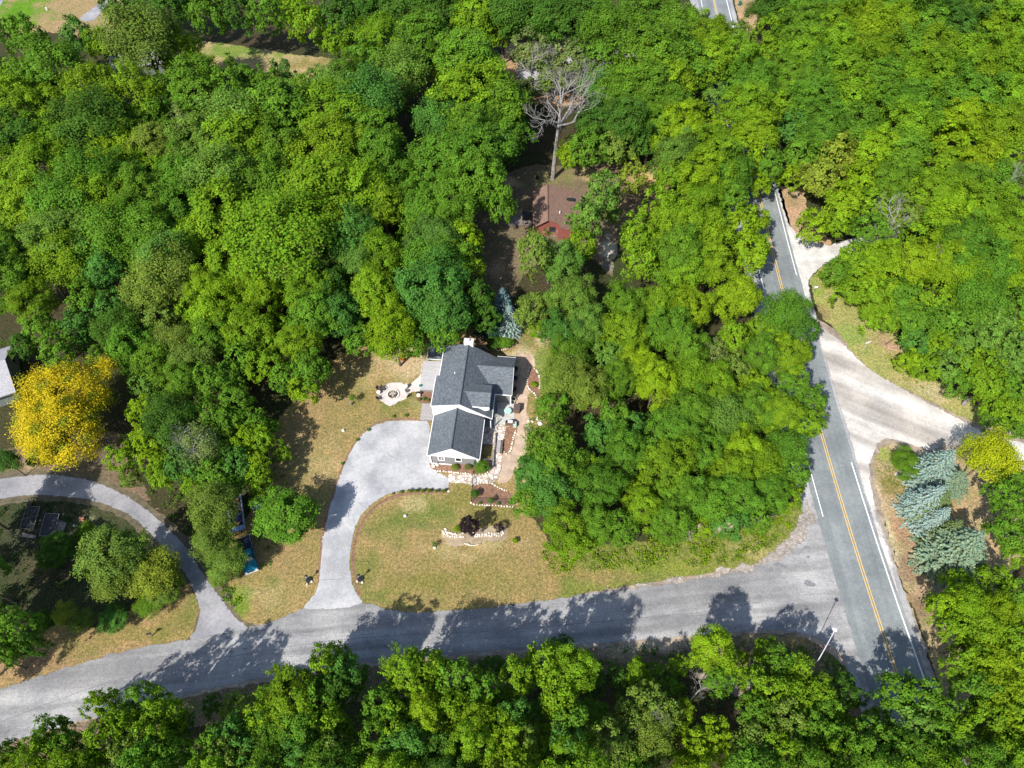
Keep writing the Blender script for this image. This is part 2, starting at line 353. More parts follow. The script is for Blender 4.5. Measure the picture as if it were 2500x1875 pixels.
# lawns and verges
sheet("lawn", P(CV, [(540, 1352), (500, 1300), (490, 1180), (560, 1060), (600, 900), (690, 830), (740, 760), (900, 730), (1010, 700), (1150, 690), (1215, 760), (1190, 900), (1150, 1000), (1150, 1100), (1200, 1180), (1240, 1240), (1200, 1310), (1000, 1330), (860, 1340), (700, 1340), (620, 1345)]), .02, GRASS, jit=.15, step=.55,
      colfn=patchcol(TAN, [
          (900, 1100, 75, 26, GRN, .75), (870, 1120, 40, 30, DGR, .35), (960, 1120, 60, 25, GRN, .7), (1010, 1070, 40, 40, OLV, .9), (880, 1085, 30, 14, PALE, .8), (835, 1150, 40, 40, GRN, .55), (1060, 1110, 60, 30, OLV, .9),
          (850, 1285, 70, 22, GRN, .9), (920, 1265, 120, 40, OLV, .9), (1020, 1250, 110, 35, OLV, .5), (980, 1195, 50, 18, PALE, .5), (1060, 1175, 70, 12, PALE, .8), (1000, 1290, 160, 16, TAN, .8), (1120, 1200, 60, 40, BRN, .35),
          (870, 875, 60, 16, GRN, .7), (900, 855, 40, 12, DGR, .4), (790, 870, 40, 30, OLV, .5), (900, 790, 60, 40, SAND, .7), (830, 800, 70, 40, PALE, .5), (700, 1000, 60, 50, PALE, .4), (690, 900, 60, 60, BRN, .7), (640, 980, 40, 80, BRN, .7),
          (585, 1200, 60, 40, BRN, .5), (520, 1300, 24, 36, LGR, .9), (590, 1280, 60, 30, PALE, .4), (590, 1255, 14, 10, GRN, .5),
          (1130, 780, 40, 60, SAND, .8), (1115, 900, 30, 120, SAND, .9), (1170, 790, 26, 60, LGR, .8), (1135, 735, 36, 20, GRN, .6), (1165, 735, 16, 14, (.5, .36, .26), .9), (1080, 735, 60, 20, LITTER, .8), (1140, 860, 18, 60, OLV, .6), (1120, 960, 24, 40, SAND, .7), (1090, 1020, 22, 30, PALE, .6),
          (905, 870, 24, 20, PALE, .5), (800, 1240, 30, 60, GRN, .5)], CV))
sheet("grass_verge", P(CV, [(0, 1400), (60, 1370), (110, 1345), (230, 1350), (300, 1300), (400, 1260), (428, 1290), (432, 1330), (405, 1388), (330, 1398), (250, 1418), (180, 1440), (100, 1465), (-40, 1510), (-60, 1440)]), .02, GRASS, jit=.12, step=.6,
      colfn=patchcol((.28, .19, .10), [(300, 1370, 110, 22, OLV, .8), (400, 1340, 40, 40, OLV, .8), (180, 1400, 90, 16, OLV, .5), (60, 1430, 90, 25, LITTER, .4), (420, 1300, 20, 30, GRN, .6)], CV))
sheet("garden_soil", P(CV, [(-40, 1090), (60, 1076), (180, 1080), (290, 1125), (350, 1185), (400, 1250), (380, 1300), (200, 1345), (60, 1380), (-60, 1420)]), .01, GRASS, jit=.3, step=.8,
      colfn=patchcol((.05, .055, .028), [(190, 1120, 30, 14, (.25, .22, .15), .8), (200, 1180, 60, 40, DGR, .4), (80, 1150, 60, 40, (.07, .065, .05), .7), (100, 1230, 60, 30, (.10, .075, .05), .6)], CV))
sheet("leaf_litter", P(CV, [(-40, 985), (60, 960), (130, 985), (250, 930), (320, 1060), (370, 1120), (300, 1080), (200, 1040), (100, 1030), (-40, 1040)]), .012, GRASS, jit=.2, step=.8,
      colfn=patchcol((.17, .12, .09), [(60, 1010, 40, 20, PALE, .5), (100, 990, 30, 20, GRN, .5)], CV))
sheet("roadside_grass", P(CD, [(545, 930), (600, 830), (690, 770), (800, 800), (900, 950), (1100, 1150), (1260, 1380), (1400, 1560), (1750, 1800), (2080, 1990), (2080, 2080), (1840, 2010), (1500, 1850), (1200, 1700), (1050, 1640), (960, 1540), (880, 1460), (820, 1370), (740, 1280), (640, 1180)]), .02, GRASS, jit=.3, step=.6,
      colfn=patchcol((.30, .28, .11), [(880, 1330, 120, 120, (.20, .27, .07), .8), (620, 1000, 60, 100, (.22, .30, .05), .8), (640, 1150, 60, 80, LITTER, .6), (1150, 1380, 100, 90, (.40, .25, .19), 1), (1300, 1650, 120, 60, PALE, .6), (1500, 1750, 120, 60, (.45, .36, .26), .6)], CD))
sheet("corner_grass", P(CN, [(1040, 870), (1075, 790), (1110, 742), (1200, 722), (1300, 750), (1430, 815), (1560, 790), (1800, 720), (1960, 640), (2150, 700), (2200, 1100), (2200, 1600), (2000, 2000), (1900, 2400), (1740, 2900), (1640, 2900), (1500, 2500), (1400, 2150), (1290, 1900), (1200, 1640), (1120, 1330), (1060, 1060)]), .02, GRASS, jit=.25, step=.6,
      colfn=patchcol((.34, .25, .16), [(1150, 850, 90, 110, (.22, .27, .06), .9), (1220, 760, 50, 26, SAND, .8), (1200, 1080, 80, 160, OLV, .9), (1280, 1400, 90, 200, (.33, .20, .14), 1), (1100, 1250, 40, 300, (.50, .40, .28), .8), (1230, 1620, 40, 160, (.52, .42, .30), .8), (1330, 1700, 80, 120, LITTER, .8), (1250, 1900, 60, 80, OLV, .7), (1780, 1180, 120, 140, (.36, .24, .13), 1), (1750, 740, 50, 60, (.50, .34, .24), .9), (1980, 1480, 90, 80, (.36, .24, .13), .7), (1400, 2000, 100, 100, LITTER, .8)], CN))
sheet("bank_grass", P(CV, [(1170, 1190), (1300, 1170), (1500, 1160), (1650, 1120), (1725, 1080), (1740, 1110), (1712, 1160), (1660, 1205), (1590, 1232), (1480, 1250), (1300, 1280), (1190, 1296), (1160, 1250)]), .024, GRASS, jit=.2, step=.6,
      colfn=patchcol((.17, .18, .05), [(1180, 1240, 30, 60, TAN, 1), (1300, 1245, 120, 14, TAN, .8), (1230, 1230, 40, 20, OLV, .8), (1640, 1190, 60, 16, (.32, .27, .13), .8), (1480, 1230, 120, 14, (.19, .22, .04), .7)], CV))
sheet("south_verge", P(CV, [(-40, 1610), (150, 1560), (480, 1485), (760, 1440), (1000, 1415), (1250, 1398), (1400, 1388), (1560, 1372), (1690, 1364), (1770, 1388), (1830, 1440), (1870, 1510), (1850, 1560), (1700, 1480), (1500, 1450), (1000, 1500), (500, 1560), (0, 1680)]), .02, GRASS, jit=.25, step=.7,
      colfn=patchcol((.17, .125, .09), [(1730, 1385, 50, 14, TAN, .9), (1650, 1375, 60, 10, PALE, .6), (1150, 1415, 200, 12, (.30, .21, .17), .8), (1420, 1395, 100, 12, (.40, .33, .28), .8), (300, 1540, 200, 20, DGR, .7), (1800, 1450, 40, 50, DGR, .6)], CV))
sheet("back_lawn", P(CA, [(-40, 190), (-60, 20), (-40, -60), (640, -60), (760, 90), (740, 190), (560, 230), (300, 200)]), .02, GRASS, jit=.4, step=1.0,
      colfn=patchcol((.30, .21, .12), [(100, 80, 190, 110, (.10, .21, .015), 1)], CA))
sheet("field_track", P(CA, [(1180, 250), (1400, 262), (1650, 305), (2000, 345), (2260, 330), (2300, 430), (2000, 450), (1850, 500), (1600, 470), (1350, 430), (1180, 370)]), .02, GRASS, jit=.4, step=1.0,
      colfn=patchcol((.36, .27, .15), [(1450, 300, 300, 48, (.17, .22, .05), 1), (1900, 380, 160, 40, OLV, .8)], CA))
sheet("cabin_yard", P(CB, [(1040, 1060), (1250, 980), (1500, 1000), (1660, 970), (2040, 1010), (2060, 1130), (1900, 1260), (1780, 1400), (1720, 1640), (1700, 1680), (1500, 1500), (1200, 1640), (1120, 1780), (880, 1780), (860, 1500), (880, 1280)]), .02, GRASS, jit=.3, step=.8,
      colfn=patchcol((.17, .125, .09), [(1080, 1090, 40, 30, (.5, .33, .25), 1), (1150, 1110, 40, 20, PALE, .6), (1570, 1050, 90, 40, (.34, .28, .13), .9), (1680, 1010, 60, 24, (.36, .22, .16), .8), (1930, 1070, 90, 50, (.50, .34, .17), 1), (1350, 1060, 150, 40, (.17, .16, .07), .8), (1000, 1620, 50, 50, (.42, .28, .21), .6), (1690, 1500, 40, 60, (.52, .46, .44), 1), (1700, 1600, 30, 60, (.22, .2, .2), 1), (1000, 1450, 100, 100, (.10, .095, .05), .6)], CB))
sheet("clearing", P(CB, [(1040, 280), (1180, 250), (1330, 260), (1500, 290), (1600, 420), (1580, 600), (1350, 640), (1150, 600), (1050, 420)]), .02, GRASS, jit=.4, step=1.2, colfn=patchcol((.42, .25, .16), [], CB))
sheet("north_verge", P(CC, [(470, -20), (600, -20), (620, 120), (580, 210), (520, 190)]), .02, GRASS, jit=.3, step=1, colfn=patchcol((.38, .25, .16), [(560, 60, 30, 60, OLV, .4)], CC))
sheet("pine_verge", P(CD, [(310, 180), (400, 170), (520, 180), (560, 400), (740, 610), (620, 640), (470, 560), (380, 460), (330, 300)]), .03, GRASS, jit=.3, step=.7, colfn=patchcol((.42, .27, .19), [(430, 300, 40, 60, (.26, .19, .12), .7)], CD))
# roads
sheet("roadside_dirt", strip(smooth_open([Vector((p.x, p.y, 0)) for p in P(CV, [(-80, 1570), (200, 1500), (500, 1415), (800, 1378), (1100, 1356), (1400, 1325), (1600, 1300), (1700, 1285), (1830, 1290)])], 8), [13.5] * 41 + [15.5, 17, 19, 22, 24, 24, 24, 24, 24, 24, 24, 24, 24, 24, 24, 24, 24, 24, 24, 24, 24, 24, 24, 24]), .014, M_DIRT, smooth=False, jit=.4)
sheet("roadside_dirt", P(CN, [(560, -150), (720, -160), (900, -10), (1100, 160), (1300, 270), (1500, 380), (1700, 480), (1900, 590), (2300, 700), (2300, 950), (1960, 840), (1650, 800), (1400, 830), (1180, 760), (1120, 790), (1090, 900), (1090, 1060), (1120, 1250), (1180, 1500), (1260, 1800), (1400, 2150), (1560, 2700), (1400, 2700), (900, 1000)]), .013, M_DIRT, jit=.3)
sheet("roadside_dirt", P(CV, [(-60, 1025), (50, 1018), (120, 1016), (190, 1026), (250, 1047), (310, 1078), (360, 1120), (412, 1172), (450, 1232), (492, 1285), (530, 1335), (560, 1362), (470, 1385), (395, 1392), (412, 1360), (419, 1325), (412, 1295), (388, 1245), (352, 1200), (320, 1168), (282, 1131), (235, 1105), (178, 1088), (100, 1082), (40, 1084), (-60, 1095)]), .015, road_mat("dark_verge", (.15, .115, .075), (.08, .075, .045), grain=5, blot=1.2), jit=.3)
HX = [(-30, 54.2), (0, 52.4), (20.7, 51.16), (36.3, 50.4), (57.2, 50.1), (70.1, 50.2), (92.8, 50.4), (109.6, 50.9), (145, 52.1), (191, 53.85), (260, 57), (400, 64)]
def hx(y):
    for (a, xa), (b, xb) in zip(HX, HX[1:]):
        if a <= y <= b: return xa + (xb - xa) * (y - a) / (b - a)
    return HX[-1][1]
def hline(y0, y1, off, st=3.0):
    n = max(2, int((y1 - y0) / st)); out = []
    for i in range(n + 1):
        y = y0 + (y1 - y0) * i / n; s = sum(hx(y + d) for d in (-8, -4, 0, 4, 8)) / 5; out.append(Vector((s + off, y, 0)))
    return out
sheet("road_shoulder", hline(-20, 350, -6.3) + hline(-20, 350, 4.9)[::-1], .03, M_SHOULD, smooth=False, jit=.12)
sheet("side_road", P(CV, [(-60, 1500), (0, 1485), (100, 1452), (180, 1428), (250, 1407), (330, 1390), (405, 1378), (535, 1353), (600, 1334), (660, 1310), (785, 1298), (850, 1316), (930, 1318), (1000, 1314), (1100, 1303), (1200, 1290), (1300, 1275), (1400, 1263), (1500, 1247), (1590, 1232), (1660, 1205), (1712, 1160), (1740, 1115), (1752, 1085), (1790, 1085), (1880, 1290), (1900, 1560), (1882, 1560), (1862, 1490), (1835, 1440), (1800, 1405), (1760, 1382), (1690, 1366), (1560, 1372), (1400, 1386), (1250, 1398), (1100, 1408), (1000, 1416), (760, 1442), (480, 1487), (150, 1568), (-60, 1625)]), .034, M_SIDE, jit=.13)
sheet("gravel_shoulder", P(CV, [(1100, 1306), (1200, 1288), (1300, 1268), (1400, 1254), (1500, 1236), (1590, 1220), (1655, 1196), (1705, 1150), (1728, 1105), (1742, 1075), (1756, 1085), (1764, 1120), (1745, 1160), (1712, 1196), (1660, 1222), (1590, 1242), (1500, 1256), (1400, 1270), (1300, 1282), (1200, 1297)]), .037, M_SGRAVEL, jit=.55, jscale=.5)
sheet("gravel_drive", P(CD, [(300, 190), (340, 260), (372, 380), (420, 490), (480, 545), (560, 588), (700, 622), (780, 600), (1000, 560), (1200, 600), (1000, 720), (790, 720), (690, 775), (620, 830), (575, 880), (556, 935), (575, 1100), (640, 1260), (600, 1300), (520, 1060), (455, 850), (400, 640), (330, 400)]), .0375, M_WGRAVEL, jit=.2)
sheet("gravel_road", P(CN, [(600, -150), (700, -140), (860, 0), (960, 100), (1100, 205), (1300, 320), (1500, 430), (1700, 530), (1850, 610), (1990, 665), (2300, 760), (2300, 900), (1960, 800), (1650, 760), (1500, 800), (1400, 775), (1300, 740), (1180, 712), (1110, 732), (1075, 790), (1045, 860), (1035, 950), (1045, 1060), (1080, 1250), (1140, 1440), (1195, 1620), (1260, 1880), (1350, 2080), (1430, 2290), (1530, 2580), (1590, 2760), (1470, 2700), (1350, 2200), (1180, 1800), (1000, 1200), (860, 700), (720, 250)]), .040, M_GRAVEL, jit=.1)
sheet("highway", hline(-20, 350, -4.3) + hline(-20, 350, 3.95)[::-1], .044, M_HWY, smooth=False, jit=.05)
hw_y0 = G(*CN(875, 880)).y; gap = G(*CD(460, 860)).y
for name, a_, b_, off, wd, mt in (("road_marking", -20, 350, -.17, .115, M_LINEY), ("road_marking", -20, 350, .17, .115, M_LINEY), ("road_marking", -20, hw_y0, 3.42, .17, M_LINEW), ("road_marking", gap, 350, 3.42, .16, M_LINEW), ("road_marking", G(*CN(672, 1300)).y, 350, -3.42, .13, M_LINEW)):
    sheet(name, strip(hline(a_, b_, off), wd), .050, mt, smooth=False)
sheet("driveway", P(CV, [(655, 1315), (672, 1290), (685, 1268), (691, 1225), (696, 1165), (706, 1115), (722, 1062), (742, 1005), (765, 960), (795, 927), (825, 912), (860, 908), (905, 908), (926, 912), (935, 960), (932, 990), (930, 1004), (945, 1018), (968, 1032), (967, 1057), (930, 1058), (880, 1060), (838, 1070), (805, 1090), (780, 1118), (765, 1155), (757, 1205), (760, 1245), (770, 1278), (785, 1300), (760, 1312), (700, 1318)]), .048, M_DRIVE, jit=.04)
sheet("lane", P(CV, [(-60, 1040), (0, 1033), (50, 1027), (120, 1025), (190, 1036), (250, 1058), (300, 1087), (350, 1127), (400, 1177), (440, 1237), (480, 1292), (510, 1332), (537, 1358), (470, 1372), (405, 1386), (420, 1360), (429, 1325), (422, 1290), (398, 1240), (362, 1195), (330, 1160), (290, 1122), (240, 1096), (180, 1079), (100, 1072), (40, 1074), (-60, 1085)]), .046, M_LDRIVE, jit=.04)
sheet("north_drive", P(CA, [(480, 105), (540, 60), (600, 20), (660, 0), (620, 60), (570, 120), (500, 130)]), .05, M_LDRIVE, jit=.05)
sheet("north_drive", P(CA, [(-30, 60), (0, 40), (20, 0), (-30, -20)]), .05, M_LDRIVE, jit=.05)
seam = smooth_open([Vector((p.x, p.y, 0)) for p in P(CV, [(0, 1560), (250, 1470), (520, 1415), (760, 1380), (1062, 1363), (1200, 1352), (1420, 1332), (1540, 1320), (1640, 1300)])], 14)
seam = [p + Vector((0, noise.noise(p * .9) * .12, 0)) for p in seam]
sheet("road_crack", strip(seam, [.05 + .05 * abs(noise.noise(p * 1.7)) for p in seam]), .042, M_CRACK, smooth=False)
crs = random.Random(40)
for k in range(16):
    x0 = crs.uniform(100, 1650); base_y = float(np.interp(x0, [0, 250, 520, 760, 1062, 1200, 1420, 1640, 1750], [1560, 1470, 1415, 1380, 1363, 1352, 1332, 1300, 1290])) + crs.uniform(-38, 34)
    L_ = crs.uniform(40, 150); q = P(CV, [(x0 + L_ * i / 5, base_y - L_ * .13 * i / 5 + crs.uniform(-4, 4)) for i in range(6)]) if k % 4 else P(CV, [(x0 + crs.uniform(-5, 5), base_y - 26 + 11 * i) for i in range(5)])
    q = smooth_open([Vector((p.x, p.y, 0)) for p in q], 6); q = [p + Vector((noise.noise(p * 2), noise.noise(p * 2.3 + Vector((9, 9, 0))), 0)) * .25 for p in q]
    sheet("road_crack", strip(q, [.03 + .06 * abs(noise.noise(p * 1.3)) for p in q]), .0425 + .0001 * k, M_CRACK, smooth=False)
for cpts in ([(C2), [(190, -20), (210, 30), (270, 70), (330, 130)]], [(CT), [(0, 0), (0, 1)]],):
    pass
def crack(c, pts, z=.052, w_=.045):
    q = smooth_open([Vector((p.x, p.y, 0)) for p in P(c, pts)], 8); q = [p + Vector((noise.noise(p * 3), noise.noise(p * 3.3), 0)) * .12 for p in q]
    sheet("pavement_crack", strip(q, w_), z, M_CRACK, smooth=False)
crack(C1, [(195, 1410), (220, 1460), (270, 1490), (310, 1520)]); crack(C1, [(270, 1590), (285, 1500)], w_=.03); crack(C1, [(110, 1365), (170, 1350), (230, 1355)], w_=.03)
crack(crop(700, 1370, 5.77), [(430, 275), (560, 262), (700, 255), (850, 250), (900, 230)]); crack(crop(800, 1180, 6.345), [(850, 40), (900, 100), (950, 160)], w_=.06); crack(crop(800, 1180, 6.345), [(460, 280), (560, 360), (610, 400)], w_=.05)
for cx, cy, rr, c in ((528, 690, .5, CK), (1260, 608, .4, CK), (1420, 607, .35, CK), (1095, 645, .35, CK), (905, 597, .4, CK), (790, 600, .4, CK), (1560, 580, .35, CK), (1240, 805, .5, CJ), (1440, 805, .6, CJ), (1740, 750, .6, CJ), (1780, 770, .5, CJ), (1890, 740, .5, CJ), (1760, 655, .7, CJ), (540, 1540, .8, CN), (545, 1610, .5, CN), (320, 90, 1.1, CM), (370, 105, .7, CM), (560, 240, 1.3, CM), (830, 455, .35, CM), (2060, 405, .5, CK), (170, 400, .5, CL), (1500, 265, .6, CL), (1690, 340, .6, CL), (880, 520, .35, CM)):
    g = G(*c(cx, cy)); ang = random.Random(int(cx)).random() * 3
    sheet("road_patch", [Vector((g.x + rr * .55 * math.cos(k * 1.05) * (1 + .3 * math.sin(k * 2.3 + ang)), g.y + rr * .4 * math.sin(k * 1.05) * (1 + .3 * math.cos(k * 1.7 + ang)), 0)) for k in range(6)], .0545 if c is CN or c is CM else .042, M_PATCH, jit=.06)
# ---------------------------------------------------------------- yard surfaces by the house
sheet("fire_pit_patio", P(C1, [(160, 715), (250, 686), (370, 690), (425, 715), (520, 640), (590, 560), (600, 640), (560, 770), (470, 780), (420, 820), (400, 860), (330, 885), (280, 920), (230, 930), (165, 900), (110, 860), (100, 800), (125, 750)]), .026, M_PIT, jit=.12)
sheet("sand_path", P(C1, [(1560, 860), (1620, 820), (1690, 800), (1720, 860), (1700, 960), (1740, 1100), (1760, 1180), (1700, 1330), (1600, 1500), (1560, 1660), (1500, 1750), (1400, 1760), (1440, 1600), (1440, 1460), (1540, 1440), (1600, 1250), (1610, 1160), (1570, 1120), (1570, 950)]), .028, road_mat("trodden_sand", (.50, .385, .295), (.36, .26, .195), grain=5, blot=.9), jit=.15)
sheet("sand_path", P(C1, [(1560, 830), (1600, 400), (1640, 360), (1760, 390), (1800, 500), (1720, 560), (1700, 700), (1740, 800), (1640, 840)]), .0285, MATS["trodden_sand"], jit=.15)
sheet("patio", P(C1, [(1240, 1120), (1320, 1100), (1345, 812), (1550, 850), (1572, 890), (1575, 1100), (1480, 1140), (1390, 1135), (1240, 1130)]), .034, M_CONC, smooth=False)
sheet("flagstone_path", P(C1, [(1235, 1130), (1380, 1130), (1465, 1150), (1452, 1320), (1440, 1450), (1432, 1500), (1425, 1620), (1400, 1660), (1330, 1660), (1345, 1540), (1345, 1350), (1235, 1350)]), .038, M_FLAG, smooth=False, jit=.03)
sheet("flagstone_path", P(C2, [(1150, 330), (1240, 330), (1235, 420), (1215, 560), (1190, 640), (1120, 710), (960, 715), (880, 750), (750, 720), (540, 700), (540, 600), (700, 600), (860, 615), (980, 612), (1060, 590), (1110, 520), (1145, 440)]), .0395, M_FLAG, jit=.04)
sheet("mulch_bed", P(C2, [(250, 430), (900, 440), (1110, 450), (1105, 520), (1050, 590), (960, 600), (860, 595), (700, 580), (540, 565), (345, 545), (260, 505)]), .030, M_MULCH, smooth=False, jit=.06)
sheet("mulch_bed", P(C2, [(850, 735), (960, 725), (1100, 730), (1190, 770), (1250, 810), (1340, 825), (1400, 900), (1400, 1040), (1150, 1030), (830, 990), (840, 850)]), .030, M_MULCH, smooth=False, jit=.06)
sheet("mulch_bed", P(C1, [(1480, 1165), (1600, 1165), (1575, 1290), (1540, 1400), (1500, 1450), (1450, 1420), (1450, 1300), (1462, 1200)]), .036, M_MULCH, jit=.05)
sheet("mulch_bed", P(C1, [(1740, 525), (1805, 530), (1850, 640), (1850, 760), (1835, 880), (1790, 800), (1735, 755), (1712, 690), (1725, 580)]), .032, M_MULCH, jit=.05)
sheet("mulch_bed", P(C1, [(1240, 285), (1300, 190), (1500, 170), (1600, 210), (1570, 285), (1500, 320), (1420, 332), (1310, 330)]), .030, M_MULCH, jit=.08)
sheet("mulch_bed", P(C1, [(520, 775), (690, 770), (680, 900), (560, 900), (510, 860)]), .030, M_MULCH, smooth=False, jit=.08)
sheet("island_bed", P(C2, [(450, 1350), (560, 1400), (720, 1380), (900, 1330), (1130, 1300), (1280, 1290), (1330, 1400), (1290, 1480), (1050, 1500), (900, 1540), (700, 1560), (520, 1560), (450, 1460)]), .026, road_mat("sandy_soil", (.38, .30, .20), (.27, .21, .14), blot=1.1), jit=.2)
for c, pts, wd in ((CV, [(700, 1290), (697, 1250), (703, 1165), (713, 1110), (730, 1060), (752, 1000), (772, 962), (800, 932), (828, 914), (862, 909), (905, 909)], .35), (CV, [(966, 1062), (930, 1063), (880, 1066), (842, 1076), (812, 1094), (786, 1122), (770, 1158), (762, 1206), (766, 1246), (778, 1285)], .45)):
    if pts[0] == (700, 1290): pts = [(x - 8, y) if i < 6 else (x - 5, y - 4) for i, (x, y) in enumerate(pts)]
    sheet("edge_strip", strip(smooth_open([Vector((p.x, p.y, 0)) for p in P(c, pts)], 8), wd), .033, M_MULCH, smooth=False, jit=.06)
# ---------------------------------------------------------------- the grey house
HA = R(4.8); HO = (-13.1, 52.25)
house = empty("house", (*HO, 0), -HA, "dark roofed grey house with white gables and dormer at the driveway's end", "house")
def rz_main_l(x): return 5.75 + (x + .2) / 4.6 * .95
def rz_main_r(x): return 6.7 - (x - 4.4) * .714
T = .16
wallm = MB()
wallm.slab([(.3, .33, 0), (7.8, .33, 0), (7.8, .33, 2.7), (.3, .33, 2.7)], .2, (0, 1, 0))
wallm.box((.4, 4.1, 1.35), (.2, 7.1, 2.7)); wallm.box((7.7, 4.1, 1.35), (.2, 7.1, 2.7))
wallm.slab([(.15, 7.6, 0), (8.0, 7.6, 0), (8.0, 7.6, 3.9), (4.4, 7.6, 6.35), (.15, 7.6, 5.45)], 11.4, (0, 1, 0))
wallm.slab([(11.8, 12.4, 0), (11.8, 19.2, 0), (11.8, 19.2, 3.0), (11.8, 15.8, 5.15), (11.8, 12.4, 3.0)], 3.7, (-1, 0, 0))
wallm.build("wall", M_GREYWALL, house)
gb = MB()
gb.slab([(.02, .06, 2.62), (8.06, .06, 2.62), (8.06, .06, 2.7), (3.95, .06, 5.5), (.02, .06, 2.7)], .26, (0, 1, 0)); gb.build("gable", M_WHITE, house)
gb = MB(); gb.slab([(-.15, 7.28, 2.2), (4.0, 7.28, 2.2), (4.0, 7.28, 6.5), (-.15, 7.28, 5.6)], .3, (0, 1, 0))
gb.slab([(4.0, 7.28, 5.2), (9.25, 7.28, 2.95), (9.25, 7.28, 3.12), (4.4, 7.28, 6.55), (4.0, 7.28, 6.5)], .3, (0, 1, 0)); gb.build("gable", M_WHITE, house)
# dormer cheek, lit white
gb = MB(); gb.slab([(5.9, 8.05, 5.4), (8.85, 8.05, 5.4), (8.85, 8.05, 4.3), (8.2, 8.05, 4.0), (5.9, 8.05, 5.2)], 4.0, (0, 1, 0)); gb.build("dormer_wall", M_WHITE, house)
def roofpart(name, polys, mat=M_SHINGLE):
    m = MB()
    for p in polys: m.slab(p, T, (0, 0, -1))
    return m.build(name, mat, house)
roofpart("garage_roof", [[(0, 0, 2.8), (3.95, 0, 5.6), (3.95, 7.6, 5.6), (0, 7.6, 2.8)], [(3.952, 0, 5.602), (8.1, 0, 2.8), (8.1, 7.6, 2.8), (3.952, 7.6, 5.602)]])
roofpart("roof", [[(-.2, 7.25, 5.75), (4.4, 7.25, 6.7), (4.4, 13, 6.7), (-.2, 13, 5.75)], [(.35, 13.001, rz_main_l(.35)), (4.4, 13.001, 6.7), (4.4, 19.1, 6.7), (.35, 19.1, rz_main_l(.35))],
    [(4.402, 7.25, 6.702), (9.3, 7.25, rz_main_r(9.3)), (9.3, 12.3, rz_main_r(9.3)), (9.3, 19.1, rz_main_r(9.3)), (4.402, 19.1, 6.702)]])
roofpart("wing_roof", [[(6.05, 15.8, 5.52), (12.1, 15.8, 5.52), (12.1, 12.0, 3.1), (9.0, 12.0, 3.1)], [(6.05, 15.803, 5.522), (12.1, 15.803, 5.522), (12.1, 19.55, 3.1), (9.0, 19.55, 3.1)]])
roofpart("dormer_roof", [[(4.75, 10.05, 6.4), (9.0, 10.05, 6.4), (8.9, 7.85, 5.42), (6.1, 7.85, 5.42)], [(4.75, 10.053, 6.402), (9.0, 10.053, 6.402), (8.95, 12.15, 5.42), (6.15, 12.15, 5.42)]])
rg = MB(); rg.tube([(4.4, 7.25, 6.73), (4.4, 19.1, 6.73)], .09, n=6); rg.tube([(3.95, 0, 5.63), (3.95, 7.3, 5.63)], .09, n=6); rg.tube([(6.2, 15.8, 5.54), (12.1, 15.8, 5.54)], .07, n=6); rg.tube([(4.9, 10.05, 6.42), (9, 10.05, 6.42)], .07, n=6)
rg.build("ridge_cap", plain("ridge_shingle", (.05, .057, .068), .9), house)
fm = MB()
for a_, b_ in (((-.04, -.03, 2.72), (3.95, -.03, 5.5)), ((3.95, -.03, 5.5), (8.14, -.03, 2.7)), ((-.24, 7.2, 5.66), (4.4, 7.2, 6.6)), ((4.4, 7.2, 6.6), (9.34, 7.2, 3.1))):
    fm.slab([a_, b_, (b_[0], b_[1], b_[2] - .22), (a_[0], a_[1], a_[2] - .22)], .06, (0, 1, 0))
for a_, b_ in (((-.05, 0, 2.72), (-.05, 7.2, 2.72)), ((8.15, 0, 2.72), (8.15, 7.2, 2.72)), ((9.36, 7.2, 3.14), (9.36, 11.95, 3.14)), ((9.0, 11.94, 3.02), (12.15, 11.94, 3.02)), ((9.0, 19.6, 3.02), (12.15, 19.6, 3.02)), ((-.25, 7.25, 5.68), (-.25, 13, 5.68)), ((.3, 13, 5.8), (.3, 19.1, 5.8)), ((6.1, 7.8, 5.36), (8.95, 7.8, 5.36))):
    fm.tube([a_, b_], .07, n=5)
fm.slab([(12.16, 12.0, 3.05), (12.16, 15.8, 5.46), (12.16, 15.8, 5.3), (12.16, 12.0, 2.9)], .05, (-1, 0, 0)); fm.slab([(12.16, 19.55, 3.05), (12.16, 15.8, 5.46), (12.16, 15.8, 5.3), (12.16, 19.55, 2.9)], .05, (-1, 0, 0))
fm.build("fascia", M_WHITE, house)
for x_ in (.3, 7.74):
    MB().box((x_ + .02, .27, 1.3), (.26, .2, 2.6)).build("corner_board", M_WHITE, house)
for x_, fl in ((2.05, 1), (4.75, 0)):
    fr = MB(); cz = 1.62; w2, h2 = .95, 1.15
    for dx, dz, a_, b_ in ((0, h2 / 2, w2, .14), (0, -h2 / 2, w2, .14), (-w2 / 2, 0, .14, h2 + .14), (w2 / 2, 0, .14, h2 + .14)): fr.box((x_ + dx, .28 if dz == 0 else .278, cz + dz), (a_, .09, b_))
    f_ = fr.build("window", M_WHITE, house)
    MB().box((x_, .312, cz), (w2 - .14, .02, h2 - .14)).build("pane", M_WINDOW, f_)
    if fl: m_ = MB(); m_.box((x_, .295, cz), (w2 - .12, .03, .05)); m_.box((x_, .294, cz), (.05, .03, h2 - .12)); m_.build("muntin", M_WHITE, f_)
MB().box((2.0, .1, .12), (3.2, .12, .16)).build("base_trim", M_WHITE, house)
ch = MB(); ch.box((4.4, 19.3, 3.6), (1.5, .9, 7.2)); c_ = ch.build("chimney", M_WHITE, house)
cc_ = MB(); cc_.box((4.4, 19.3, 7.24), (1.62, 1.02, .1)); cc_.cyl((4.4, 19.3, 7.29), .2, .35, 12); cc_.build("cap", M_CHROME, c_)
v_ = MB(); v_.cyl((2.85, 13.2, 6.2), .07, .55, 10); v_.build("vent_pipe", M_WHITE, house)
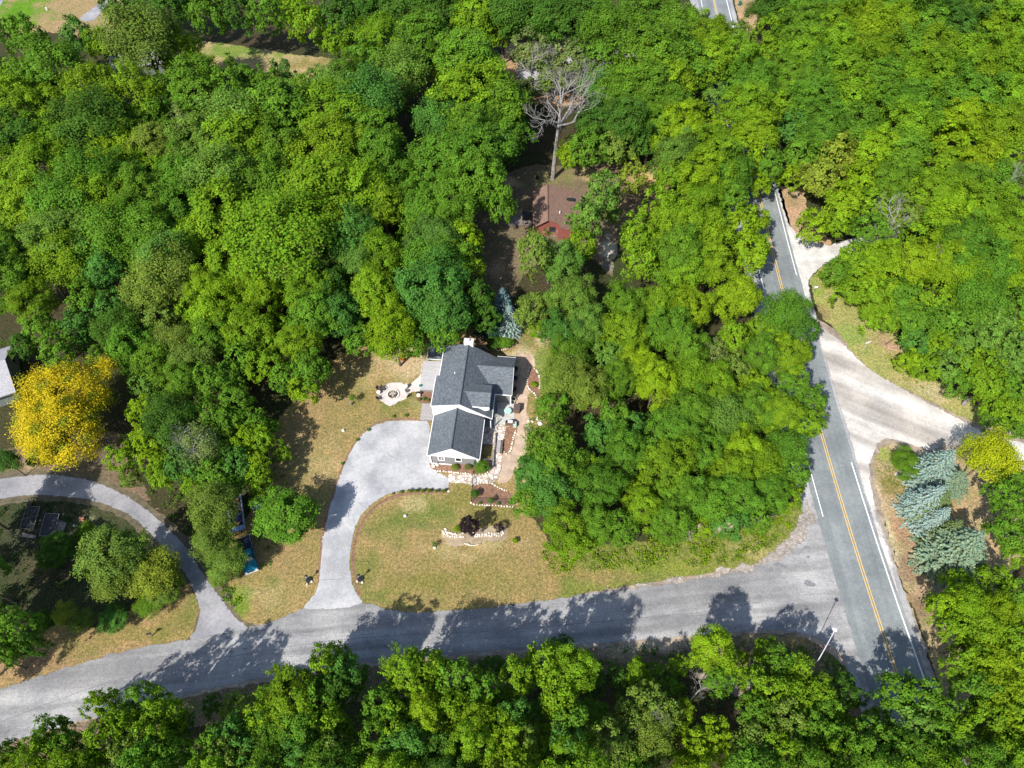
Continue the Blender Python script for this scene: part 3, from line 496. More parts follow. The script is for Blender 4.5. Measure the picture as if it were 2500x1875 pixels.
MB().cyl((9.15, 6.9, 0), .09, 2.9, 8).build("porch_post", M_WHITE, house); MB().cyl((11.9, 12.2, 0), .12, 2.9, 8).build("porch_post", M_WHITE, house)
pd = MB(); pd.slab([(8.1, 7.5, .14), (9.7, 7.5, .14), (9.7, 12.2, .14), (8.1, 12.2, .14)], .13); pd.build("porch_floor", plain("shade_tinted_porch", (.20, .21, .235), .8), house)  # pale concrete walk, with the eave's shadow put into its dark blue-grey colour
pd = MB(); pd.tube([(9.75, 6.6, .9), (9.75, 11.0, .9)], .04, n=4)
for y_ in (6.6, 8.1, 9.5, 11.0): pd.tube([(9.75, y_, .03), (9.75, y_, .9)], .035, n=4)
pd.tube([(9.75, 6.6, .45), (9.75, 11.0, .45)], .025, n=4)
pd.build("railing", M_BLACK, house)
# decks on the left side of the house
def deckbox(name, pts, z, mat, label, rail=False):
    root = empty(name, (pts[0][0], pts[0][1], 0), 0, label, "deck"); q = [(p[0] - pts[0][0], p[1] - pts[0][1], z) for p in pts]
    m = MB(); m.slab(q, .05); m.build("boards", mat, root)
    s_ = MB(); s_.slab([(a, b, c - .052) for a, b, c in q], z - .08); s_.build("skirt", M_WHITE if rail else M_OLDWOOD, root); return root
deckbox("deck", P(C1, [(588, 447), (790, 452), (740, 765), (553, 757)], .7), .7, M_DECK, "large pale grey board deck along the left side of the grey house")
deckbox("side_deck", P(C1, [(578, 907), (700, 908), (690, 1086), (553, 1084)], .45), .45, M_DECK2, "small grey brown landing deck where the driveway meets the grey house")
# glazed lean-to behind the deck
q = P(C1, [(640, 437), (770, 450), (835, 300), (640, 335)], 0)
lt = empty("lean_to", (-14.6, 71.8, 0), -HA, "slate blue roofed lean-to with white frame behind the large deck", "lean-to")
m = MB(); m.slab([(0, 1.9, 2.5), (2.6, 1.9, 2.5), (2.9, 4.6, 2.9), (.1, 4.3, 2.9)], .08); m.build("roof", M_METALROOF, lt)
m = MB(); m.slab([(.15, 0.1, 1.2), (2.5, 0.1, 1.2), (2.55, 1.75, 1.9), (.1, 1.75, 1.9)], .03); m.build("panel", plain("smoky_glass", (.10, .11, .125), .2, var=.5, scale=1), lt)
m = MB(); m.tube([(0, 0, 1.25), (2.6, 0, 1.25)], .06, n=4); m.tube([(0, 1.85, 2.0), (2.6, 1.85, 2.0)], .06, n=4); m.tube([(0, 0, 1.25), (0, 1.85, 2.0)], .08, n=4); m.tube([(2.6, 0, 1.25), (2.6, 1.85, 2.0)], .06, n=4)
for x_ in (0, 2.6): m.tube([(x_, 0, .03), (x_, 0, 1.25)], .06, n=4); m.tube([(x_, 1.85, .03), (x_, 1.85, 2.5)], .06, n=4)
m.build("frame", M_WHITE, lt)
# retaining walls, bench, raised patio edge on the right side
def wallpoly(name, c, pts, h, mat, label, cat="wall"):
    q = P(c, pts); root = MB(); o = q[0]
    root.slab([(p.x - o.x, p.y - o.y, h) for p in q], h - .01); r_ = root.build(name, mat, None); r_.location = (o.x, o.y, 0); return tag(r_, label, cat)
wallpoly("retaining_wall", C1, [(1365, 1240), (1378, 1240), (1368, 1420), (1355, 1420)], .5, M_OLDWOOD, "thin upper timber retaining wall beside the shaded flagstones")
wallpoly("retaining_wall", C1, [(1340, 1420), (1358, 1420), (1352, 1600), (1334, 1600)], .55, M_OLDWOOD, "dark lower timber retaining wall beside the curved stone path")
wallpoly("timber_edging", C1, [(1235, 1350), (1340, 1352), (1340, 1360), (1235, 1358)], .25, M_OLDWOOD, "timber board behind the bare plot right of the garage", "timber edging")
wallpoly("timber_edging", C1, [(1235, 1508), (1330, 1512), (1330, 1524), (1235, 1520)], .25, plain("pale_timber", (.55, .42, .36), .8), "pale timber board in front of the bare plot right of the garage", "timber edging")
wallpoly("timber_edging", C1, [(1235, 1540), (1325, 1545), (1325, 1552), (1235, 1548)], .2, MATS["pale_timber"], "lower pale timber board by the bush at the garage corner", "timber edging")
g0 = G(*C1(1375, 1450))
b_ = empty("garden_bench", g0, 0, "long plank bench between the flagstone path and the long mulch bed", "bench")
m = MB(); qa = [p - g0 for p in P(C1, [(1375, 1450), (1418, 1450), (1430, 1320), (1390, 1318)])]
m.slab([(p.x, p.y, .45) for p in qa], .06); m.build("seat", M_DECK2, b_)
for i in range(4): MB().box((qa[i].x * .9 + .05, qa[i].y * .95 + .04, .2), (.09, .09, .39)).build("leg", M_BROWN, b_)
m = MB(); qb = [p - g0 for p in P(C1, [(1424, 1450), (1440, 1450), (1450, 1320), (1436, 1320)])]; m.slab([(p.x, p.y, .55) for p in qb], .5); m.build("backboard", M_BROWN, b_)
# fire pit
g = G(*C1(265, 812)); fp = empty("fire_pit", g, 0, "round stone fire pit with charred logs on the sandy patio", "fire pit")
m = MB(); rr = random.Random(3)
for i in range(22):
    a_ = i * 2 * math.pi / 22; m.box((.95 * math.cos(a_), .95 * math.sin(a_), .12), (.24 + rr.random() * .05, .24, .22 + rr.random() * .08), a_, (.8, .8))
m.build("stone_ring", M_STONE, fp)
m = MB(); m.cyl((0, 0, .028), .84, .02, 20); m.build("ash_bed", M_ASH, fp)
m = MB()
for i in range(16):
    a_ = rr.random() * 3.14; x_, y_ = rr.uniform(-.35, .35), rr.uniform(-.35, .35); l_ = rr.uniform(.3, .5); z_ = .08 + .018 * i
    m.tube([(x_ - l_ * math.cos(a_), y_ - l_ * math.sin(a_), z_), (x_ + l_ * math.cos(a_), y_ + l_ * math.sin(a_), z_ + rr.uniform(-.03, .08))], .055, .045, 6)
m.build("logs", plain("bleached_logs", (.42, .36, .31), .9, var=.5, scale=5), fp)
# garden chairs
def chair(name, pos, rz, mat, label, grp=None):
    r = empty(name, pos, rz, label, "chair", grp)
    m = MB(); m.box((0, 0, .42), (.56, .52, .05)); m.build("seat", mat, r)
    m = MB(); m.slab([(-.28, .25, .42), (.28, .25, .42), (.28, .42, .98), (-.28, .42, .98)], .04, (0, 1, 0)); m.build("backrest", mat, r)
    for sx in (-1, 1): MB().box((sx * .31, .02, .63), (.09, .6, .04)).build("armrest", mat, r)
    for sx in (-1, 1):
        for sy in (-1, 1): MB().box((sx * .27, sy * .24, .3), (.05, .05, .58)).build("leg", mat, r)
    return r
M_DKCH = plain("dark_bronze", (.07, .055, .05), .6); M_LTCH = plain("pale_frame", (.55, .50, .46), .5)
chair("patio_chair", G(*C1(118, 762)), R(75), M_DKCH, "dark chair left of the fire pit, behind the round side table")
chair("patio_chair", G(*C1(155, 765)), R(40), M_DKCH, "dark chair with pale arms nearest the upper left of the fire pit")
chair("patio_chair", G(*C1(112, 862)), R(115), M_DKCH, "dark chair at the lower left edge of the fire pit patio")
chair("patio_chair", G(*C1(395, 748)), R(-60), M_LTCH, "pale framed chair at the upper right of the fire pit patio")
chair("patio_chair", G(*C1(400, 838)), R(-105), M_LTCH, "pale framed chair at the lower right of the fire pit patio")
def rtable(pos, rad, h, mat, label):
    r = empty("side_table", pos, 0, label, "table"); MB().cyl((0, 0, h - .04), rad, .04, 20).build("tabletop", mat, r)
    m = MB()
    for k in range(3): a_ = k * 2.1; m.tube([(0, 0, h - .05), (rad * .7 * math.cos(a_), rad * .7 * math.sin(a_), .03)], .025, n=5)
    m.build("legs", M_BLACK, r); return r
rtable(G(*C1(110, 802)), .34, .55, M_CREAM, "round cream side table between the chairs left of the fire pit")
rtable(G(*C1(414, 785)), .28, .5, M_DKCH, "small dark round table between the two pale chairs")
t_ = rtable(G(*C1(1503, 1010)), .62, .72, M_GLASSG, "round pale teal glass table on the patio right of the house")
def pot(pos, r, h, mat, label, plant=None, grp=None):
    o = empty("plant_pot", pos, 0, label, "plant pot", grp)
    MB().tube([(0, 0, .02), (0, 0, h)], r * .75, r, 14).build("pot", mat, o); MB().cyl((0, 0, h + .003), r * .86, .01, 14).build("soil", plain("potting_soil", (.03, .02, .015), .95) if "potting_soil" not in MATS else MATS["potting_soil"], o)
    MB().ring((0, 0, h), r, .03, 16, 5).build("rim", mat, o); return o
M_POT = plain("slate_pot", (.10, .10, .115), .6)
pot(G(*C1(1588, 545)), .42, .5, M_POT, "slate grey round planter by the wing wall, farthest from the patio"); pot(G(*C1(1584, 648)), .42, .5, M_POT, "slate grey round planter by the wing wall, middle of the three"); pot(G(*C1(1572, 765)), .42, .5, M_POT, "slate grey round planter by the wing wall, nearest the patio")
pot(G(*C1(1568, 872)), .40, .35, M_CREAM, "cream ringed planter at the corner of the patio and wing"); pot(G(*C1(1553, 905)), .38, .3, M_CHROME, "grey round tub beside the cream planter at the patio corner")
pot(G(*C1(530, 805)), .24, .4, M_BLACK, "black pot behind the cream cube by the large deck, left one"); pot(G(*C1(563, 803)), .26, .42, M_BLACK, "black pot behind the cream cube by the large deck, right one")
o = MB().box((0, 0, .22), (.6, .5, .4)).build("storage_cube", M_CREAM, None, .03); o.location = G(*C1(541, 825)); tag(o, "cream cube box in front of two black pots below the large deck", "box")
o = MB().box((0, 0, .6), (.95, 1.1, 1.15)).build("cabinet_body", M_BROWN, None); cb = empty("storage_cabinet", G(*C1(1600, 985)), -HA, "dark brown storage cabinet on the sand right of the patio", "cabinet"); o.parent = cb; o.name = "body"
MB().box((0, 0, 1.2), (1.03, 1.18, .05)).build("lid", plain("dark_lid", (.09, .065, .055), .6), cb)
MB().slab([(-.3, -.562, .15), (.3, -.562, .15), (.3, -.562, 1.05), (-.3, -.562, 1.05)], .02, (0, -1, 0)).build("door", M_BROWN, cb)
gr = empty("gas_grill", G(*C1(1530, 1140)), -HA, "silver lidded gas grill in front of the long mulch bed", "grill")
MB().box((-.05, 0, .55), (1.5, .55, .75)).build("cart", M_BROWN, gr, .02); MB().box((0, .12, 1.05), (.85, .55, .28), 0, (.95, .6)).build("lid", M_CHROME, gr, .04)
MB().box((.0, -.17, 1.3), (.5, .05, .05)).build("handle", M_WHITE, gr); MB().box((-.62, .05, .95), (.32, .5, .05)).build("side_shelf", M_BLACK, gr)
for k in range(4): MB().cyl((-.6 + (k % 2) * 1.1, -.2 + (k // 2) * .4, .02), .07, .14, 8).build("wheel", M_BLACK, gr)
o = MB().box((0, 0, .42), (.55, .75, .8)).build("serving_cart", M_GLASSG, None, .03); o.location = G(*C1(1578, 1150)); tag(o, "pale teal topped serving cart right of the gas grill", "cart")
o = MB().box((0, 0, .1), (.5, .42, .14)).box((.08, .03, .22), (.25, .2, .12)).build("watering_can", plain("deep_teal", (.02, .13, .17), .5), None, .03); o.location = G(*C1(566, 741)) + Vector((0, 0, .7)); tag(o, "small deep teal item on the near left corner of the large deck", "garden item")
o = MB().slab([(-.05, -1.1, .25), (.05, -1.1, .25), (.05, 1.1, .25), (-.05, 1.1, .25)], .2).build("timber_post", MATS["pale_timber"], None); o.location = G(*C1(570, 585)); tag(o, "pale timber leaning against the outer edge of the large deck", "timber")
# red garden chair and red bucket at the wood's edge
chair("garden_chair", G(*C1(368, 442)), R(30), M_RED, "bright red garden chair at the edge of the trees left of the large deck")
o = MB().tube([(0, 0, .02), (0, 0, .45)], .24, .3, 12).build("red_bucket", plain("faded_red", (.5, .12, .12), .6), None); o.location = G(*C1(490, 405)); tag(o, "faded red bucket under the trees between the red chair and the lean-to", "bucket")
o = MB().box((0, 0, .1), (1.7, .5, .1), R(8)).box((.1, .1, .17), (1.3, .25, .05), R(-4)).build("plank_pile", M_WHITE, None); o.location = G(*CG(880, 752)); tag(o, "long white plank lying behind the grey house below the dark conifers", "plank")
# ---------------------------------------------------------------- stones
def rock_mesh(seed):
    rr = random.Random(seed); m = MB(); n1, n2 = 7, 4; m.v.append((0, 0, -.1))
    for j in range(1, n2):
        for i in range(n1):
            a_ = 2 * math.pi * i / n1; p = math.pi * j / n2; k = .5 * (1 + rr.uniform(-.18, .18)); m.v.append((math.cos(a_) * math.sin(p) * k, math.sin(a_) * math.sin(p) * k * .8, (-math.cos(p) * .35 + .2) * (1 + rr.uniform(-.1, .1))))
    m.v.append((0, 0, .55))
    for i in range(n1): m.f.append((0, 1 + (i + 1) % n1, 1 + i)); m.f.append((len(m.v) - 1, 1 + (n2 - 2) * n1 + i, 1 + (n2 - 2) * n1 + (i + 1) % n1))
    for j in range(n2 - 2):
        for i in range(n1): a = 1 + j * n1; m.f.append((a + i, a + (i + 1) % n1, a + n1 + (i + 1) % n1, a + n1 + i))
    return m
ROCK = []
_O1 = ['', 'first', 'second', 'third', 'fourth', 'fifth', 'sixth', 'seventh', 'eighth', 'ninth', 'tenth', 'eleventh', 'twelfth', 'thirteenth', 'fourteenth', 'fifteenth', 'sixteenth', 'seventeenth', 'eighteenth', 'nineteenth']
def nth(n): return _O1[n] if n < 20 else ({2: 'twentieth', 3: 'thirtieth', 4: 'fortieth'}[n // 10] if n % 10 == 0 else {2: 'twenty', 3: 'thirty', 4: 'forty'}[n // 10] + '-' + _O1[n % 10])
srr = random.Random(11)
def rock(pos, s_, label, grp):
    if len(ROCK) < 6: o = rock_mesh(len(ROCK)).build("edging_stone", M_STONE, None); ROCK.append(o)
    else: o = srr.choice(ROCK).copy(); link(o)
    o.location = (pos[0], pos[1], 0.02); o.rotation_euler = (0, 0, srr.uniform(0, 6)); o.scale = (s_ * srr.uniform(.85, 1.25), s_, s_ * srr.uniform(.7, 1)); return tag(o, label, "stone", grp)
def stones(c, pts, sp, s_, label, grp, jit=.05, rows=1):
    q = [Vector((p.x, p.y, 0)) for p in P(c, pts)]; q = smooth_open(q, 10); L = 0; nx_ = 0; cnt = 0
    for a_, b_ in zip(q, q[1:]):
        d = (b_ - a_).length
        while nx_ <= L + d:
            p = a_.lerp(b_, (nx_ - L) / max(d, 1e-6)); t_ = (b_ - a_).normalized()
            cnt += 1
            for k in range(rows): off = (k - (rows - 1) / 2) * s_ * .9 + srr.uniform(-jit, jit); rock((p.x - t_.y * off, p.y + t_.x * off), s_ * srr.uniform(.7, 1.25), label.format(nth(cnt), ("lower", "upper")[k]), grp)
            nx_ += sp * srr.uniform(.8, 1.25)
        L += d
stones(C2, [(345, 548), (540, 568), (700, 585), (850, 600)], .42, .36, "pale limestone, {} from left in the edging of the garage wall bed", "stones edging the garage bed")
stones(C2, [(870, 605), (960, 600), (1040, 590), (1090, 520), (1105, 480)], .42, .34, "pale edging stone around the garage corner bush, {} from left", "stones around the corner bush")
stones(C2, [(880, 740), (960, 720), (1080, 718), (1150, 745), (1210, 785), (1280, 810), (1340, 822)], .42, .34, "pale edging stone, {} from left on the fenced bed's upper curve", "stones on the upper edge of the fenced bed")
stones(C2, [(830, 985), (900, 1008), (1050, 1018), (1200, 1025), (1400, 1040)], .42, .34, "pale edging stone, {} from left on the fenced bed's lower edge", "stones on the lower edge of the fenced bed")
stones(C1, [(1480, 1175), (1462, 1230), (1450, 1330), (1448, 1410), (1490, 1450), (1525, 1430), (1540, 1380), (1560, 1300), (1590, 1200)], .42, .36, "pale edging stone, {} from the grill's left side around the long mulch bed", "stones around the long mulch bed")
stones(C1, [(1740, 525), (1722, 580), (1712, 690), (1735, 755), (1790, 800), (1825, 880)], .40, .36, "pale edging stone, {} from top on the left of the small woodside bed", "stones on the left of the small bed")
stones(C1, [(1790, 530), (1830, 580), (1852, 680), (1838, 760)], .42, .36, "pale edging stone, {} from top on the right of the small woodside bed", "stones on the right of the small bed")
stones(C1, [(1240, 285), (1300, 325), (1400, 335), (1490, 318), (1575, 280)], .42, .34, "pale edging stone, {} from left around the shrubs behind the wing", "stones behind the wing")
stones(C2, [(465, 1355), (500, 1395), (560, 1420), (650, 1425), (740, 1415)], .30, .36, "rough pale rock, {} from left, {} line, left of the tall purple bush", "rocks left of the purple bush", .12, 2)
stones(C2, [(860, 1405), (980, 1425), (1100, 1410), (1200, 1412), (1280, 1385)], .34, .36, "rough pale rock, {} from left, {} line, right of the tall purple bush", "rocks right of the purple bush", .15, 2)
for c, x_, y_, s_, lb in ((C2, 322, 492, .75, "large round cream boulder at the left end of the garage bed"), (C2, 372, 472, .8, "large square cream boulder beside the white base board of the garage"), (C1, 1725, 1095, .5, "small pale rock on the sand path, left of a pair"), (C1, 1770, 1105, .5, "small pale rock on the sand path, right of a pair"), (C1, 1835, 1085, 1.1, "big pale rock at the woods edge right of the sand path"), (C1, 1850, 1130, 1.0, "grey rock below the big pale rock at the woods edge"), (CF, 1765, 1250, .7, "flat pale rock in the lawn left of the driveway curve"), (C2, 340, 1590, .6, "white rock beside the dark sapling on the front lawn"), (CS, 655, 395, .45, "tan rock at the lower corner of the driveway apron"), (CS, 235, 635, .6, "pale flat rock on the lawn below the round shrubs")):
    rock(G(*c(x_, y_)), s_, lb, None)
# driftwood log
m = MB(); m.tube([(-1.2, .3, .15), (-.5, 0, .18), (.3, -.02, .16), (1.3, .28, .12)], .1, .07, 7); m.tube([(-.3, .02, .18), (-.9, .35, .3)], .06, .03, 5)
o = m.build("driftwood_log", plain("driftwood", (.62, .52, .42), .9), None, smooth=True); o.location = G(*C2(850, 1560)); tag(o, "curved pale driftwood log on the front lawn below the rocks", "log")
# ---------------------------------------------------------------- fence of dark wire
def fence(c, pts, h, label):
    q = P(c, pts); o = q[0]; r = empty("wire_fence", o, 0, label, "fence"); w_ = MB()
    for a_, b_ in zip(q, q[1:]):
        L = (b_ - a_).length; k = max(1, round(L / 2))
        for i in range(k + 1):
            p = a_.lerp(b_, i / k) - o
            if i < k or b_ is q[-1]: MB().box((p.x, p.y, h / 2), (.09, .09, h)).build("post", M_MESH, r)
        for zz in range(6): w_.tube([tuple(a_ - o + Vector((0, 0, .12 + zz * (h - .2) / 5))), tuple(b_ - o + Vector((0, 0, .12 + zz * (h - .2) / 5)))], .014, n=3, caps=False)
        for i in range(int(L / .18)): p = a_.lerp(b_, i * .18 / L) - o; w_.tube([(p.x, p.y, .1), (p.x, p.y, h - .08)], .007, n=3, caps=False)
        w_.tube([tuple(a_ - o + Vector((0, 0, h - .03))), tuple(b_ - o + Vector((0, 0, h - .03)))], .035, n=4, caps=False)
    w_.build("wire_mesh", M_MESH, r)
fence(C2, [(862, 570), (850, 760), (835, 975)], 1.1, "dark wire fence running toward the street from the garage corner bed")
fence(C2, [(838, 972), (1100, 990), (1330, 995), (1420, 1000)], 1.1, "dark wire fence along the lower side of the fenced mulch bed")
# closed green parasol at the garage corner
g = G(*C2(880, 500)); o = empty("closed_parasol", g, 0, "closed dark green parasol standing by the right corner of the garage", "parasol")
MB().cyl((0, 0, .02), .04, 2.3, 6).build("pole", M_OLDWOOD, o); MB().tube([(0, 0, .9), (0, 0, 1.2), (0, 0, 2.35)], .17, .05, 8).build("canopy", plain("dark_green_canvas", (.02, .05, .035), .9), o)
# ---------------------------------------------------------------- driveway entrance lamps, mail boxes, signs
def lamp_post(pos, label, k):
    r = empty("entrance_lamp", pos, 0, label, "lamp post"); MB().cyl((0, 0, .02), .05, 1.5, 8).build("post", M_BLACK, r)
    m = MB(); m.box((0, 0, 1.62), (.26, .26, .3), 0, (1.3, 1.3)); m.build("lantern", M_CREAM, r); MB().box((0, 0, 1.83), (.42, .42, .1), 0, (.3, .3)).build("cap", M_BLACK, r)
    m = MB(); m.cyl((0, 0, .02), .34, .3, 12, .42); m.build("planter", M_BLACK, r)
    m = MB()
    for i in range(3): a_ = i * 2.2 + k; m.box((.45 * math.cos(a_), .45 * math.sin(a_) - .2, .14), (.32, .28, .26), a_, (.7, .7))
    m.build("base_stones", M_STONE, r)
lamp_post(G(*CK(487, 212)), "black lamp with white rocks at its foot left of the driveway mouth", 0); lamp_post(G(*CK(885, 205)), "black lamp with white rocks at its foot right of the driveway mouth", 1.2)
def mailbox(pos, rz, mat, label, h=1.05):
    r = empty("mailbox", pos, rz, label, "mailbox"); MB().box((0, 0, h / 2), (.1, .1, h)).build("post", M_OLDWOOD, r)
    m = MB(); m.box((0, 0, h + .1), (.24, .55, .2)); m.tube([(0, -.275, h + .19), (0, .275, h + .19)], .12, n=10); m.build("box", mat, r)
    MB().box((.14, .1, h + .25), (.02, .05, .2)).build("flag", M_RED, r)
mailbox(G(*CJ(1175, 640)), R(100), M_BLACK, "black mailbox on a post in the verge of the side street")
mailbox(G(*CD(590, 985)), R(90), M_WHITE, "white mailbox in the shaded grass below the upper gravel drive")
def sign(name, pos, w_, h_, z_, mat, label, rz=0):
    r = empty(name, pos, rz, label, "sign"); MB().cyl((0, 0, .02), .035, z_ + h_ / 2, 6).build("post", M_CHROME, r); MB().box((0, -.04, z_), (w_, .03, h_)).build("panel", mat, r); return r
sign("street_sign", G(*CD(965, 1440)), 1.1, .3, 2.4, M_WHITE, "white street name blade on a post in the grass by the gravel road", R(20))
sign("marker_sign", G(*CD(450, 262)), .3, .7, 1.1, M_WHITE, "white upright marker on the pine litter beside the upper highway")
o = MB().box((0, 0, .02), (.9, .9, .1)).box((0, 0, .55), (.65, .55, 1.0)).build("utility_box", M_GREENBOX, None, .03); o.location = G(*CC(505, 30)); tag(o, "dark green utility box on the verge beside the top of the highway", "utility box")
o = MB().tube([(0, 0, .02), (0, 0, .35)], .22, .3, 10).build("bucket", MATS["pale_frame"] if "pale_frame" in MATS else M_WHITE, None); o.location = G(*CQ(675, 540)); tag(o, "small pale green bin in the grass below the round green bush by the highway", "bin")
o = MB().tube([(0, 0, .02), (0, 0, .5)], .16, .1, 8).box((0, .1, .6), (.22, .3, .25)).build("garden_statue", M_WHITE, None, .02); o.location = G(*CA(283, 62)); tag(o, "small white garden statue on the bare ground beside the top left lawn", "statue")
o = MB().box((0, 0, .3), (.3, .3, .55), 0, (.6, .6)).build("white_marker", M_WHITE, None, .02); o.location = G(*CCB(1935, 168)); tag(o, "small white post at the back of the sunny yard right of the cabin", "post")
# stop sign
g = G(1999, 1592, 0); st = empty("stop_sign", g, R(-105), "red stop sign seen nearly edge-on at the street corner", "sign")
MB().cyl((0, .03, .02), .035, 2.5, 6).build("post", M_CHROME, st)
oc = [(.42 * math.cos(R(22.5 + 45 * k)), -.02, 2.2 + .42 * math.sin(R(22.5 + 45 * k))) for k in range(8)]
MB().slab([(a * 1.06, -.015, 2.2 + (c_ - 2.2) * 1.06) for a, b, c_ in oc], .02, (0, 1, 0)).build("border", M_WHITE, st); MB().slab([(a, -.024, c_) for a, b, c_ in oc], .008, (0, 1, 0)).build("panel", M_RED, st)
tc = bpy.data.curves.new("lettering", 'FONT'); tc.body = "STOP"; tc.size = .3; tc.align_x = 'CENTER'; tc.align_y = 'CENTER'; tc.extrude = .003
to = bpy.data.objects.new("lettering", tc); me_ = to.to_mesh(); me2 = me_.copy(); me2.materials.clear(); me2.materials.append(M_WHITE); o = bpy.data.objects.new("lettering", me2); link(o, st); o.location = (0, -.03, 2.2); o.rotation_euler = (R(90), 0, 0)
# street light
sl_ = empty("street_light", (38.3, 21.05, 0), 0, "thin grey street light leaning its long arm over the corner", "street light")
MB().tube([(0, 0, .02), (0, 0, 7.0)], .12, .08, 8).build("pole", M_CHROME, sl_); MB().tube([(0, 0, 6.95), (1.2, 1.7, 7.9), (2.4, 3.35, 8.5)], .06, .05, 6).build("arm", M_CHROME, sl_)
m = MB(); m.cyl((2.45, 3.42, 8.35), .3, .2, 12, .12); m.build("lamp_head", M_WHITE, sl_)
# ---------------------------------------------------------------- teal pickup
TR = (G(*CP5(790, 1000), .9)); d = Vector((2.28, -5.2)).normalized()
tk = empty("pickup_truck", (TR.x - .42, TR.y, 0), math.atan2(d.y, d.x), "teal pickup truck with dark open bed parked beside the pine tree", "pickup truck")
def extr(prof, w_, taper=1.0):
    n = len(prof); m = MB(); vs = [(x, -w_ / 2, z) for x, z in prof] + [(x, w_ / 2, z) for x, z in prof]
    return m.add(vs, [tuple(range(n)), tuple(range(2 * n - 1, n - 1, -1))] + [((i + 1) % n, i, i + n, (i + 1) % n + n) for i in range(n)])
extr([(-.5, .35), (2.65, .35), (2.72, .75), (2.62, .98), (1.2, 1.08), (-.5, 1.08)], 1.92).build("body", M_TEAL, tk, .05)
m = MB(); m.box((-1.65, .93, .72), (2.25, .07, .74)); m.box((-1.65, -.93, .72), (2.25, .07, .74)); m.box((-2.77, 0, .72), (.07, 1.93, .74)); m.build("bed_side", M_NAVY, tk, .02)
m = MB(); m.tube([(-.55, .93, 1.11), (-2.77, .93, 1.11), (-2.77, -.93, 1.11), (-.55, -.93, 1.11)], .03, n=5); m.build("bed_rail", M_STEELB, tk)
MB().box((-1.65, 0, .5), (2.2, 1.8, .1)).build("bed_floor", M_NAVY, tk)
MB().box((-.1 + .35, 0, 1.32), (1.9, 1.78, .52), 0, (.76, .84)).build("window_band", M_WINDOW, tk, .02)
MB().box((.2, 0, 1.605), (1.42, 1.5, .06)).build("cab_roof", M_TEAL, tk, .03)
MB().slab([(1.24, -.74, 1.1), (1.24, .74, 1.1), (.96, .66, 1.56), (.96, -.66, 1.56)], .02, (.6, 0, .8)).build("windshield", plain("windshield_glass", (.22, .26, .24), .1), tk)
MB().box((2.78, 0, .55), (.14, 1.9, .2)).build("bumper", M_CHROME, tk, .03); MB().box((2.725, 0, .8), (.05, 1.1, .2)).build("grille", M_BLACK, tk)
for s_ in (-1, 1): MB().box((2.72, s_ * .74, .82), (.06, .3, .17)).build("headlight", M_WHITE, tk); MB().box((1.0, s_ * 1.02, 1.15), (.12, .18, .14)).build("mirror", M_BLACK, tk)
for x_ in (-1.75, 1.75):
    for s_ in (-1, 1):
        t_ = MB().tube([(x_, s_ * .75, .38), (x_, s_ * .98, .38)], .38, n=18).build("wheel", M_BLACK, tk); MB().tube([(x_, s_ * .985, .38), (x_, s_ * 1.0, .38)], .2, n=12).build("hubcap", M_CHROME, t_)
# old open trailer behind it
g = G(*CP5(622, 505), .8); tr = empty("utility_trailer", (g.x, g.y, 0), R(-72), "old open trailer with pale blue rails and clutter behind the teal pickup", "trailer")
MB().box((0, 0, .55), (5.6, 1.9, .1)).build("bed_floor", M_NAVY, tr)
m = MB()
for s_ in (-1, 1): m.box((0, s_ * .98, .82), (5.7, .16, .5))
m.build("side_rail", M_STEELB, tr, .03); MB().slab([(2.35, -.9, 1.1), (2.35, .9, 1.1), (2.95, .75, .75), (2.95, -.75, .75)], .08).build("front_panel", plain("pale_blue_panel", (.20, .32, .60), .4), tr)
m = MB(); rr = random.Random(8)
for i in range(16): m.box((rr.uniform(-2.5, 2.2), rr.uniform(-.7, .7), .66 + rr.random() * .2), (rr.uniform(.2, .9), rr.uniform(.15, .6), .2), rr.random() * 3)
m.build("clutter", M_RUST, tr)
for s_ in (-1, 1): MB().tube([(-.3, s_ * 1.08, .33), (-.3, s_ * 1.25, .33)], .33, n=16).build("wheel", M_BLACK, tr)
o = MB().box((0, 0, .5), (1.3, .9, .9), 0, (.8, .8)).build("tarp_bundle", plain("pale_tarp", (.35, .40, .45), .7), None, .06); o.location = G(*CP5(868, 440)); tag(o, "pale blue grey tarp bundle under the branches of the round maple", "tarp")
# raised beds in the left island
for (pts, lb, stick) in (([(345, 452), (512, 455), (430, 733), (262, 725)], "black covered raised bed with sticks lying over it, left of the two", 1), ([(578, 537), (752, 540), (680, 820), (505, 815)], "black covered raised bed without sticks, right of the two", 0)):
    q = P(CW, pts); o = q[0]; r = empty("raised_bed", o, 0, lb, "raised bed"); q = [p - o for p in q]
    MB().slab([(p.x, p.y, .32) for p in q], .05).build("cover", M_BLACKSHEET, r); m = MB()
    for a_, b_ in zip(q, q[1:] + q[:1]): m.tube([(a_.x, a_.y, .36), (b_.x, b_.y, .36)], .05, n=4); m.tube([(a_.x, a_.y, .03), (a_.x, a_.y, .36)], .06, n=4)
    m.build("frame", M_OLDWOOD, r)
    if stick:
        m = MB(); C_ = sum(q, Vector()) / 4
        for a_ in (.3, 1.2, 2.2): m.tube([(C_.x - 1.3 * math.cos(a_), C_.y - 1.3 * math.sin(a_), .42), (C_.x + 1.3 * math.cos(a_), C_.y + 1.3 * math.sin(a_), .42)], .035, .02, 5)
        m.build("sticks", M_OLDWOOD, r)
q = P(CW, [(700, 600), (830, 640), (770, 825), (680, 822)]); o = q[0]; m = MB(); m.slab([(p.x - o.x, p.y - o.y, .15) for p in q], .12); b_ = m.build("wooden_pallet", M_OLDWOOD, None); b_.location = o; tag(b_, "low weathered wood platform right of the black raised beds", "platform")
